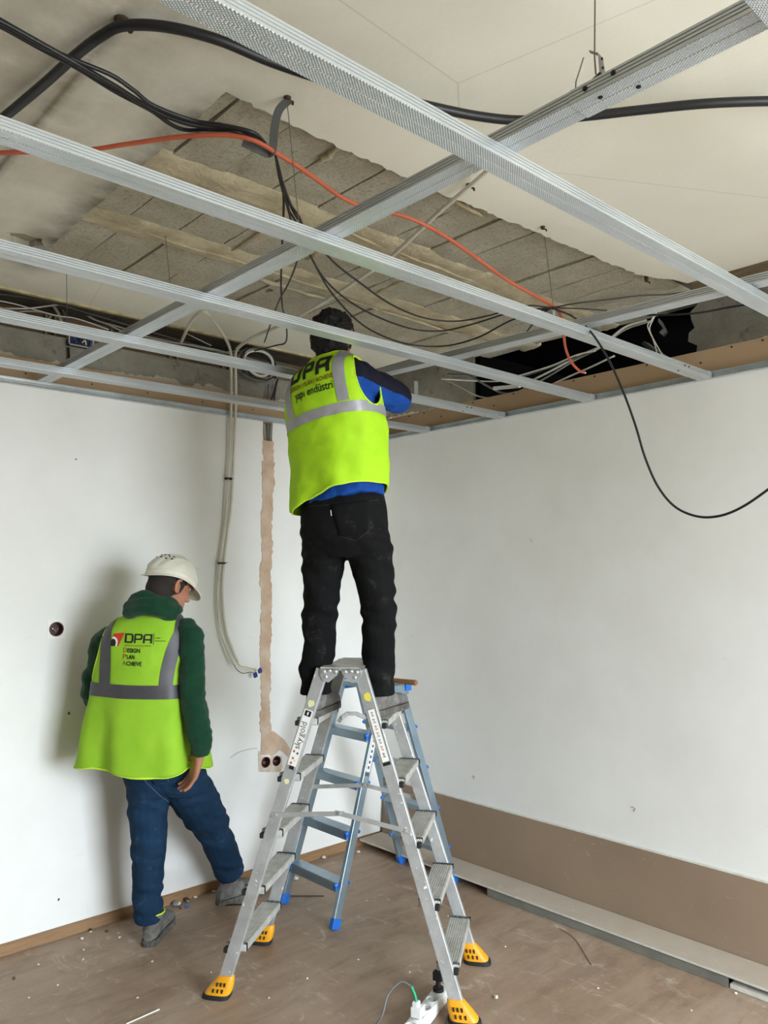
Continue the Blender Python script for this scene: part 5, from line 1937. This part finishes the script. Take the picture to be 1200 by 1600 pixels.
mb = torso_loft(rows_t, AZ1, TILT1, 24)
head_shape(mb, hc1, 60, 12)
f_, r_, u_ = az(60)[0], az(60)[1], UP
limb(mb, [J(519, 560, 3.32), J(520, 540, 3.33), hc1], [.058, .056, .06])
limb(mb, [shr, shr.lerp(elr, .5), elr, elr.lerp(wrr, .5), wrr], [.052, .048, .042, .038, .028])
limb(mb, [shl, shl.lerp(ell_, .5), ell_, ell_.lerp(wrl, .5), wrl], [.052, .048, .042, .038, .028])
hand(mb, wrr, (wrr - elr).normalized() - CR * .3, -rt1 * .7 + UP * .5, 1, curl=.5)
hand(mb, wrl, (wrl - ell_).normalized() - UP * .3, rt1 * .7 + UP * .5, -1, curl=.5)
for hip, kn, an_ in ((hl1, kl1, ank_l), (hr1, kr1, ank_r)):
    limb(mb, [hip + UP * .03, hip.lerp(kn, .5), kn, kn.lerp(an_, .45), an_], [.078, .066, .05, .045, .036])
for an_, f0 in ((ank_l, fl), (ank_r, fr_)):
    limb(mb, [an_ - f0 * .02 - UP * .04, an_ + f0 * .06 - UP * .06, an_ + f0 * .15 - UP * .075], [.028, .03, .018])
me = fuse(mb, .006, 3)
p1 = put(me, 'person', MATS['skin'], None, ((foot_l.x + foot_r.x) / 2, (foot_l.y + foot_r.y) / 2, TZ))
tag(p1, 'person in lime vest and black jeans standing on the splashed ladder, arms raised', 'person')

# trousers
mb = MB()
fh, rh = az(57)
rr = [ell(c, rh * math.cos(.06) + UP * math.sin(.06), fh, a, b, .85, 28) for c, a, b in cat_rows([[J(535, 774, 3.33), .168, .120], [J(536, 785, 3.33), .178, .128], [J(538, 820, 3.33), .185, .138], [J(541, 850, 3.33), .178, .132], [J(543, 872, 3.33), .14, .11]], 4)]
mb.rings(rr)
limb(mb, [J(508, 815, 3.35), J(505, 870, 3.36), J(502, 920, 3.36), kl1, J(499, 1010, 3.345), ank_l + UP * .09, ank_l + UP * .04, ank_l - UP * .015], [.097, .092, .080, .073, .069, .066, .064, .066])
limb(mb, [J(568, 812, 3.31), J(578, 870, 3.32), J(588, 920, 3.33), kr1, J(591, 1010, 3.33), ank_r + UP * .09, ank_r + UP * .04, ank_r - UP * .015], [.10, .094, .080, .073, .071, .068, .066, .068])
me = fuse(mb, .0065, 4)
ka = [(kl1, .13), (kr1, .13), (ank_l + UP * .05, .12), (ank_r + UP * .05, .12), (J(543, 870, 3.33), .16)]


def jeans_fold(amp, ks):
    def fn(c, n_):
        k = .25
        for q, r0 in ks:
            k = max(k, 1.2 * math.exp(-((c.z - q.z) / r0) ** 2) if (c - q).length < .3 else 0)
        w_ = c.z + .35 * (c.x - c.y) + .05 * noise.noise((c.x * 6, c.y * 6, c.z * 5))
        return amp * k * (noise.noise((c.x * 7 + 3, c.y * 7, w_ * 19)) + .45 * noise.noise((c.x * 14, c.y * 14, c.z * 30 + 9))) + .004 * noise.noise((c.x * 6, c.y * 6, c.z * 4 + 2))
    return fn


wrinkle(me, jeans_fold(.0125, ka))
tro = put(me, 'trousers', MATS['black_denim'], p1)
bv = BVHTree.FromPolygons([v_.co + p1.location for v_ in me.vertices], [tuple(p.vertices) for p in me.polygons])


def on_cloth(bv, u, v_, off):
    o_ = CAM
    D = (P(u, v_, d=1) - CAM).normalized()
    h = bv.ray_cast(o_, D)
    if h[0] is None:
        return P(u, v_, d=3.3)
    n_ = h[1] if h[1].dot(D) < 0 else -h[1]
    return h[0] + n_ * off


def seam(bv, pts, r_, m, name, parent):
    q = []
    for a, b in zip(pts, pts[1:]):
        for k in range(6):
            q.append(on_cloth(bv, lerp(a[0], b[0], k / 6), lerp(a[1], b[1], k / 6), r_ * .5))
    q.append(on_cloth(bv, pts[-1][0], pts[-1][1], r_ * .5))
    return MB().tube(q, r_, 6).build(name, m, parent, True)


def patch(bv, pts, th, m, name, parent, n=7):
    """four-cornered pocket lying on the cloth"""
    a, b, c, d = pts
    rows = []
    for i in range(n + 1):
        f_ = i / n
        l0 = (lerp(a[0], d[0], f_), lerp(a[1], d[1], f_))
        l1 = (lerp(b[0], c[0], f_), lerp(b[1], c[1], f_))
        rows.append([on_cloth(bv, lerp(l0[0], l1[0], j / n), lerp(l0[1], l1[1], j / n), th) for j in range(n + 1)])
    mb = MB()
    mb.v = [p for r_ in rows for p in r_]
    mb.f = [(i * (n + 1) + j, i * (n + 1) + j + 1, (i + 1) * (n + 1) + j + 1, (i + 1) * (n + 1) + j) for i in range(n) for j in range(n)]
    o = put(mb.mesh(name), name, m, parent)
    s_ = o.modifiers.new('cloth', 'SOLIDIFY')
    s_.thickness = .003
    s_.offset = 0
    return o


mat('seam_dark', '2c2b2a', .9)
pk = patch(bv, ((516, 788), (577, 779), (578, 828), (530, 838)), .002, MATS['black_denim'], 'back_pocket', tro)
seam(bv, [(516, 788), (577, 779)], .0016, MATS['seam_dark'], 'pocket_seam', pk)
seam(bv, [(516, 788), (530, 838), (556, 845), (578, 828), (577, 779)], .0012, MATS['seam_dark'], 'pocket_seam', pk)
seam(bv, [(517, 797), (518, 806)], .002, MATS['cable_white'], 'pocket_tab', pk)
seam(bv, [(474, 792), (535, 787), (600, 780)], .0012, MATS['seam_dark'], 'waist_seam', tro)

boot(p1, foot_l, azl, .295, MATS['dusty_boot_leather'], MATS['boot_sole'], zf=TZ, shaft=.13)
boot(p1, foot_r, azr, .295, MATS['dusty_boot_leather'], MATS['boot_sole'], zf=TZ, shaft=.13)

# jacket: blue with a navy yoke and navy upper sleeves
mb = torso_loft([[J(535, 785, 3.33), .186, .140], [J(534, 745, 3.33), .176, .130], [J(531, 700, 3.33), .182, .13], [J(524, 650, 3.32), .188, .128], [J(517, 610, 3.31), .186, .115], [J(515, 585, 3.31), .162, .10], [J(516, 568, 3.31), .095, .078], [J(518, 557, 3.315), .072, .068]], AZ1, TILT1, 28)
limb(mb, [J(540, 590, 3.30), shr, shr.lerp(elr, .5), elr, elr.lerp(wrr, .4), wrr], [.075, .082, .075, .067, .055, .042])
limb(mb, [J(490, 605, 3.33), shl, shl.lerp(ell_, .5), ell_, ell_.lerp(wrl, .4), wrl], [.07, .078, .07, .062, .055, .042])
me = fuse(mb, .0065, 4)
wrinkle(me, lambda c, n_: .008 * noise.noise((c.x * 18, c.y * 18, c.z * 14)) + .005 * noise.noise(c * 34))
me.update()
axis_lo = []


def arm_blue(c, n_):
    """underside panel of the sleeves and everything below the yoke"""
    best = None
    for a, b in ((shr, elr), (elr, wrr), (shl, ell_), (ell_, wrl)):
        t_ = max(0, min(1, (c - a).dot(b - a) / (b - a).length_squared))
        q = a + (b - a) * t_
        dd = (c - q).length
        if best is None or dd < best[0]:
            best = (dd, q, (b - a).normalized())
    if best[0] < .10:
        return (c - best[1]).z < -.012 + (.0 if (c - shr).length > .12 else -.02)
    return c.z < 2.44


bm = bmesh.new()
bm.from_mesh(me)
for co, no in ((Vector((0, 0, 2.44)), UP), (shr + UP * -.014, ((elr - shr).cross(UP)).cross(elr - shr) * -1), (elr + UP * -.014, ((wrr - elr).cross(UP)).cross(wrr - elr) * -1)):
    bmesh.ops.bisect_plane(bm, geom=bm.verts[:] + bm.edges[:] + bm.faces[:], plane_co=co, plane_no=no.normalized())
bm.to_mesh(me)
bm.free()
me.update()
n_up = ((elr - shr).cross(UP)).cross(elr - shr).normalized()
n_up = n_up if n_up.z > 0 else -n_up


def arm_blue(c, n_):
    da = (c - shr).dot((elr - shr).normalized())
    if da > -.02 and (c - shr - (elr - shr).normalized() * da).length < .11:
        return (c - (shr - UP * .014)).dot(n_up) < 0
    return c.z < 2.44


fl_ = [arm_blue(p.center, p.normal) for p in me.polygons]
jk = put(me, 'jacket', (MATS['jacket_navy'], MATS['jacket_blue']), p1)
me.polygons.foreach_set('material_index', [1 if q else 0 for q in fl_])
# collar
c0 = J(518, 560, 3.315)
MB().rings([ell(c0 + UP * z_, rt1 * math.cos(TILT1) + UP * math.sin(TILT1), fw1, a, b, 1, 28) for z_, a, b in ((-.02, .078, .072), (.012, .068, .064), (.03, .064, .062), (.03, .058, .056), (-.02, .06, .058))], caps=False).build('collar', MATS['jacket_navy'], jk, True)

# vest
rows_v = [[J(533, 779, 3.33), .204, .172], [J(532, 755, 3.33), .208, .174], [J(531, 720, 3.33), .211, .174], [J(528, 685, 3.325), .212, .170], [J(524, 650, 3.32), .212, .164], [J(519, 617, 3.315), .208, .150], [J(516, 592, 3.31), .186, .126], [J(515, 573, 3.31), .125, .096], [J(517, 563, 3.312), .092, .082]]
ctr = J(516, 598, 3.31)
rtt = (rt1 * math.cos(TILT1) + UP * math.sin(TILT1)).normalized()
upt = (UP * math.cos(TILT1) - rt1 * math.sin(TILT1)).normalized()
holes = [(ctr + rtt * .205 - upt * .03 + fw1 * .01, .092, .088, .125), (ctr - rtt * .205 - upt * .03 + fw1 * .01, .075, .085, .12)]


def hem1(th, f_):
    k = max(0, f_ - .55) / .45
    return UP * (-.010 * k * math.sin(th * 2 + .5) + .022 * k * math.cos(th)) + (rt1 * math.cos(th) + fw1 * math.sin(th)) * (.010 * k * math.sin(th * 5 + 1) + .006 * k * math.sin(th * 9))


V1 = Vest(p1, rows_v, AZ1, TILT1, holes, MATS['vest_lime'], lambda c: .007 * noise.noise((c.x * 9, c.y * 9, c.z * 5)) + .008 * noise.noise((c.x * 9 + c.z * 9 + 4, c.y * 9 - c.z * 5, c.z * 7)) + .003 * noise.noise(c * 24), hem1)
V1.band(J(525, 660, 3.32), .021, MATS['reflective_tape'])
V1.strap(ctr, .125, .125, -.135, .03, .021, MATS['reflective_tape'])
V1.strap(ctr, -.135, -.135, -.135, .03, .021, MATS['reflective_tape'])
for bars, x_, w_ in zip(_strokes(.27), (-.118, -.040, .026), (.066, .056, .066)):
    V1.print_bars(ctr, bars, x_, -.004, w_, .072, MATS['print_black'])
V1.print_text(ctr, 'DESIGN | PLAN | ACHIEVE', -.118, -.036, .027, MATS['print_orange'], .0006, .222)
V1.print_text(ctr, 'yapı endüstri', -.088, -.078, .047, MATS['print_black'], .0006, .185)

# curly dark hair
fw_h, rt_h = az(60)
mb = MB()
ball(mb, hc1 + UP * .030 - fw_h * .008, rt_h * .088, fw_h * .103, UP * .098, 16)
ball(mb, hc1 - UP * .012 - fw_h * .038, rt_h * .080, fw_h * .068, UP * .078, 14)
ball(mb, hc1 - UP * .055 - fw_h * .052, rt_h * .058, fw_h * .038, UP * .04, 12)
me = fuse(mb, .005, 2)
wrinkle(me, lambda c, n_: .012 * noise.noise(c * 30) + .011 * noise.noise(c * 62) + .006 * noise.noise(c * 120))
# hair leaves the face and the ears free
put(me, 'hair', MATS['dark_hair'], p1)

# ------------------------------------------------------------------ the man with the helmet
A2 = 40
fw2, rt2 = az(A2)
heel_l, azl2 = (1.70, 3.435), 47
heel_r, azr2 = (2.165, 3.615), 88
fl2, _ = az(azl2)
fr2, _ = az(azr2)
ankl2 = Vector((heel_l[0], heel_l[1], 0)) + fl2 * .065 + UP * .10
ankr2 = Vector((heel_r[0], heel_r[1], 0)) + fr2 * .065 + UP * .10
T2 = math.radians(-2)
hl2, hr2 = J(237, 1222, 3.60), J(287, 1215, 3.64)
kl2, kr2 = J(232, 1322, 3.59), J(329, 1288, 3.82)
shr2, elr2, wrr2 = J(298, 990, 3.50), J(304, 1092, 3.46), J(312, 1182, 3.44)
shl2, ell2, wrl2 = J(168, 1005, 3.60), J(147, 1085, 3.62), J(176, 1118, 3.74)
hc2 = J(263, 918, 3.545)
HA, HP = 84, -20
mb = torso_loft([[J(247, 1215, 3.60), .150, .105], [J(240, 1160, 3.58), .150, .105], [J(233, 1080, 3.56), .165, .115], [J(231, 1020, 3.56), .175, .115], [J(233, 990, 3.555), .165, .10], [J(238, 968, 3.55), .11, .08], [J(245, 950, 3.548), .06, .058], [J(250, 935, 3.546), .052, .055]], A2, T2, 24)
fh2, rh2, uh2 = head_shape(mb, hc2, HA, HP)
limb(mb, [J(243, 955, 3.55), J(252, 936, 3.547), hc2 - fh2 * .01], [.060, .058, .062])
limb(mb, [shr2, shr2.lerp(elr2, .5), elr2, elr2.lerp(wrr2, .5), wrr2], [.050, .046, .042, .038, .029])
limb(mb, [shl2, shl2.lerp(ell2, .5), ell2, ell2.lerp(wrl2, .5), wrl2], [.050, .046, .042, .038, .029])
hd = (J(300, 1226, 3.45) - J(313, 1184, 3.44)).normalized()
hand(mb, J(312, 1180, 3.44), hd, -rt2 * .8 - fw2 * .35 , 1, curl=.34)
hand(mb, wrl2, (wrl2 - ell2).normalized(), rt2, -1, curl=.4)
for hip, kn, an_ in ((hl2, kl2, ankl2), (hr2, kr2, ankr2)):
    limb(mb, [hip + UP * .03, hip.lerp(kn, .5), kn, kn.lerp(an_, .45), an_], [.078, .066, .05, .045, .036])
for an_, f0 in ((ankl2, fl2), (ankr2, fr2)):
    limb(mb, [an_ - f0 * .02 - UP * .04, an_ + f0 * .06 - UP * .06, an_ + f0 * .15 - UP * .075], [.028, .03, .018])
me = fuse(mb, .0052, 3)
p2 = put(me, 'person', MATS['skin'], None, (1.95, 3.5, 0))
tag(p2, 'person in white helmet, green hoodie and lime vest stepping right by the left wall', 'person')
# eyes and brow
for s_ in (-1, 1):
    e = hc2 + fh2 * .083 + rh2 * s_ * .031 + uh2 * .022
    mb = MB()
    ball(mb, e, rh2 * .013, fh2 * .010, uh2 * .010, 8)
    mb.build('eye', mat('eye_white', 'd8d2c8', .3), p2, True)
    MB().tube([e + uh2 * .018 - rh2 * .018 + fh2 * .010, e + uh2 * .022 + fh2 * .016, e + uh2 * .018 + rh2 * .018 + fh2 * .008], .004, 6).build('eyebrow', MATS['cropped_hair'], p2, True)
# cropped hair below the helmet
mb = MB()
ball(mb, hc2 + uh2 * .024 - fh2 * .006, rh2 * .0800, fh2 * .096, uh2 * .098, 16)
ball(mb, hc2 - uh2 * .016 - fh2 * .040, rh2 * .068, fh2 * .060, uh2 * .066, 14)
put(fuse(mb, .005, 2), 'hair', MATS['cropped_hair'], p2)

# trousers
mb = MB()
fh_, rh_ = az(46)
rr = [ell(c, rh_, fh_, a, b, .85, 28) for c, a, b in cat_rows([[J(250, 1176, 3.60), .170, .125], [J(254, 1195, 3.60), .180, .130], [J(260, 1220, 3.61), .185, .138], [J(262, 1238, 3.62), .15, .11]], 4)]
mb.rings(rr)
limb(mb, [J(234, 1212, 3.59), J(231, 1250, 3.60), J(232, 1290, 3.60), J(233, 1325, 3.59), J(232, 1370, 3.60), J(231, 1410, 3.61), J(232, 1438, 3.61)], [.098, .092, .082, .074, .070, .068, .067])
limb(mb, [J(284, 1212, 3.62), J(302, 1245, 3.69), J(318, 1270, 3.76), kr2, J(345, 1325, 3.92), J(357, 1352, 3.99), J(363, 1366, 4.01)], [.104, .102, .094, .086, .077, .072, .069])
me = fuse(mb, .0065, 4)
wrinkle(me, jeans_fold(.0125, [(kl2, .12), (kr2, .12), (ankl2 + UP * .06, .12), (ankr2 + UP * .06, .1), (J(262, 1240, 3.6), .12)]))
tr2 = put(me, 'trousers', MATS['blue_denim'], p2)
bv2 = BVHTree.FromPolygons([v_.co + p2.location for v_ in me.vertices], [tuple(p.vertices) for p in me.polygons])
mat('seam_blue', '4d6478', .9)
pk = patch(bv2, ((228, 1196), (262, 1193), (263, 1222), (240, 1226)), .002, MATS['blue_denim'], 'back_pocket', tr2)
seam(bv2, [(228, 1196), (240, 1226), (263, 1222), (262, 1193)], .0014, MATS['seam_blue'], 'pocket_seam', pk)
seam(bv2, [(213, 1200), (228, 1222), (252, 1245), (264, 1253)], .0014, MATS['seam_blue'], 'seat_seam', tr2)
b2 = boot(p2, heel_l, azl2, .285, MATS['dusty_boot_leather'], MATS['boot_sole'], shaft=.12)
a_ = Vector((heel_l[0], heel_l[1], 0)) + fl2 * .065 + UP * .128
MB().tube([a_ + (rt2 * math.cos(q) + fw2 * math.sin(q)) * .051 for q in [2 * math.pi * k / 20 for k in range(21)]], .0035, 6).build('lime_lining', MATS['vest_trim'], b2, True)
boot(p2, heel_r, azr2, .285, MATS['dusty_boot_leather'], MATS['boot_sole'], shaft=.12)

# hoodie
mb = torso_loft([[J(248, 1195, 3.60), .168, .12], [J(240, 1150, 3.58), .170, .122], [J(233, 1080, 3.56), .182, .128], [J(231, 1020, 3.56), .192, .128], [J(234, 988, 3.555), .178, .115], [J(238, 968, 3.55), .125, .095], [J(243, 952, 3.548), .085, .08], [J(248, 942, 3.546), .066, .068]], A2, T2, 28)
limb(mb, [J(280, 988, 3.53), shr2, J(301, 1035, 3.47), J(301, 1075, 3.455), J(305, 1110, 3.45), J(311, 1140, 3.445), J(313, 1158, 3.44), J(312, 1181, 3.44)], [.058, .055, .055, .056, .056, .055, .050, .041])
limb(mb, [J(188, 1000, 3.57), shl2, shl2.lerp(ell2, .5), ell2, ell2.lerp(wrl2, .5), wrl2], [.066, .070, .064, .06, .052, .042])
# the hood lying around the neck
fn_, rn_ = az(A2 + 14)
hdc = J(240, 950, 3.53)
for (dz, a, b, rr_, off) in ((.0, .100, .088, .030, -.012), (.028, .088, .078, .026, -.004), (-.026, .092, .092, .028, -.026)):
    pts = [hdc + UP * (dz - .018 * math.sin(q) + (-.006 * math.cos(2 * q))) + rn_ * a * math.cos(q) + fn_ * (b * math.sin(q) + off) for q in [2 * math.pi * k / 24 for k in range(25)]]
    mb.tube(pts, rr_, 10)
me = fuse(mb, .0060, 4)
wrinkle(me, lambda c, n_: .009 * noise.noise((c.x * 12 + c.z * 8, c.y * 12, c.z * 17)) + .005 * noise.noise((c.x * 20, c.y * 20 + c.z * 12, c.z * 30)) + (.007 * noise.noise((c.x * 16, c.y * 16, c.z * 30)) if c.z > 1.42 or c.z < 1.1 else .003 * noise.noise(c * 34)))
put(me, 'hoodie', MATS['hoodie_green'], p2)

# vest
rows_v = [[J(229, 1193, 3.575), .272, .215], [J(229, 1165, 3.57), .258, .203], [J(229, 1125, 3.565), .242, .188], [J(230, 1085, 3.56), .226, .172], [J(230, 1045, 3.56), .216, .160], [J(231, 1010, 3.558), .210, .148], [J(234, 983, 3.555), .188, .130], [J(238, 967, 3.55), .140, .108], [J(242, 958, 3.548), .104, .092]]
ctr2 = J(232, 1010, 3.556)
rtt = (rt2 * math.cos(T2) + UP * math.sin(T2)).normalized()
upt = (UP * math.cos(T2) - rt2 * math.sin(T2)).normalized()
holes = [(ctr2 + rtt * .225 - upt * .015 + fw2 * .02, .108, .105, .18), (ctr2 - rtt * .225 - upt * .015 + fw2 * .02, .085, .10, .17)]


def hem2(th, f_):
    k = max(0, f_ - .4) / .6
    w_ = .026 * k * math.sin(th * 4 + .4) + .015 * k * math.sin(th * 7 + 2)
    lift = -.013 * k * math.sin(th * 4 + 1.2)
    return (rt2 * math.cos(th) + fw2 * math.sin(th)) * w_ + UP * lift


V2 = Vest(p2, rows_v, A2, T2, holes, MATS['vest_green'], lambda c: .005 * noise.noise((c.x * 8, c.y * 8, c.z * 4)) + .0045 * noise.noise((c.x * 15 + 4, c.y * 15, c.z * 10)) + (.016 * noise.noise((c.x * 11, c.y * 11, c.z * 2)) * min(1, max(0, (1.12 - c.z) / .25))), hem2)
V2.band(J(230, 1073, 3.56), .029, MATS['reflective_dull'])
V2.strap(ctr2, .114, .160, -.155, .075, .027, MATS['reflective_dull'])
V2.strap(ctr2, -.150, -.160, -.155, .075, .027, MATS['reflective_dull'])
# print on the back: logo, name and three words
T_ = V2.print_text
for bars, x_, w_ in zip(_strokes(.2), (-.067, -.026, .012), (.037, .034, .037)):
    V2.print_bars(ctr2, bars, x_, .026, w_, .039, MATS['print_black'])
V2.print_poly(ctr2, [(.054, .020), (.056, .020), (.056, .068), (.054, .068)], MATS['print_black'])
T_(ctr2, 'YAPI', .060, .046, .008, MATS['print_black'], 0, .022)
T_(ctr2, 'ENDUSTRI', .060, .034, .008, MATS['print_black'], 0, .042)
T_(ctr2, 'DESIGN PLAN ACHIEVE', -.066, .012, .0095, MATS['print_orange'], 0, .112)
for k, (a_, b_, wd) in enumerate((('D', 'ESIGN', .056), ('P', 'LAN', .034), ('A', 'CHIEVE', .066))):
    z_ = -.014 - .0275 * k
    T_(ctr2, a_, -.070, z_, .029, MATS['print_orange'], .0004, .015)
    T_(ctr2, b_, -.053, z_, .024, MATS['print_black'], .0007, wd)
red = [(-.118, .062), (-.072, .068), (-.078, .050), (-.094, .012), (-.101, .010), (-.098, .028), (-.102, .040), (-.112, .048), (-.122, .050)]
V2.print_poly(ctr2, red, MATS['print_red'])
wh = [(-.122, .050), (-.112, .048), (-.102, .040), (-.098, .028), (-.101, .010), (-.108, .010), (-.106, .026), (-.110, .035), (-.117, .040), (-.126, .040)]
V2.print_poly(ctr2, wh, MATS['print_white'])
bk = [(-.136, .009), (-.108, .010), (-.106, .026), (-.110, .035), (-.117, .040), (-.126, .038), (-.132, .028)]
V2.print_poly(ctr2, bk, MATS['print_black'])

# helmet
hh = hc2 + uh2 * .035
tl = math.radians(-4)
HF = (fh2 * math.cos(tl) + uh2 * math.sin(tl)).normalized()
HU = (uh2 * math.cos(tl) - fh2 * math.sin(tl)).normalized()
HR_ = rh2


def hpt(th, f_, ex=0.):
    """f_ 0 rim .. 1 crown; th 0 = front"""
    cf, sf = math.cos(th), math.sin(th)
    phi = f_ * math.pi / 2
    rx, rz, hz_ = .098, .122, .108
    low = -.010 + .016 * abs(sf) ** 2 - (.018 if cf < 0 else .0) * abs(cf) ** 2
    lat = sf * rx * math.cos(phi) ** .92
    lon = cf * rz * math.cos(phi) ** .92
    z_ = low * (1 - f_) + hz_ * math.sin(phi)
    p = hh + HR_ * lat + HF * lon + HU * z_
    nrm = (HR_ * sf * math.cos(phi) + HF * cf * math.cos(phi) + HU * math.sin(phi)).normalized()
    # raised middle rib and side ridges
    r_ = 0
    if f_ > .12:
        al = abs(lat)
        r_ += .0075 * max(0, min(1, (.031 - al) / .008)) * min(1, (f_ - .12) / .1)
        r_ += .0045 * max(0, min(1, (.064 - al) / .008)) * min(1, (f_ - .12) / .1)
    return p + nrm * (r_ + ex)


n, mrows = 72, 22
mb = MB()
rings = []
for i in range(mrows + 1):
    rings.append([hpt(2 * math.pi * k / n, min(.995, i / mrows)) for k in range(n)])
rim = []
rim2 = []
for k in range(n):
    th = 2 * math.pi * k / n
    base = hpt(th, 0)
    o_ = (HR_ * math.sin(th) + HF * math.cos(th))
    vis = max(0, math.cos(th)) ** 2.2
    ext = .006 + .040 * vis + .006 * max(0, -math.cos(th))
    rim.append(base + o_ * ext - HU * (.003 + .012 * vis))
    rim2.append(base + o_ * (ext - .001) - HU * (.007 + .014 * vis))
mb.rings([rim2, rim] + rings, caps=False)
hel = mb.build('helmet', MATS['helmet_white'], p2, True, angle=False)
s_ = hel.modifiers.new('shell', 'SOLIDIFY')
s_.thickness = .003
s_.offset = -1
hel['label'] = 'off-white ribbed safety helmet'
# vents
for th0 in (2.3, 2.6, 2.9, -2.3, -2.6, -2.9):
    for f_ in (.48, .60):
        a = hpt(th0, f_, .0003)
        b = hpt(th0 + .12, f_ + .02, .0003)
        MB().tube([a, b], .0032, 6).build('vent', MATS['black_rubber'], hel)
mb = MB()
mb.tube([hpt(2 * math.pi * k / n, .13, .001) for k in range(n + 1)], .0022, 6)
mb.build('groove_bead', MATS['helmet_white'], hel, True)
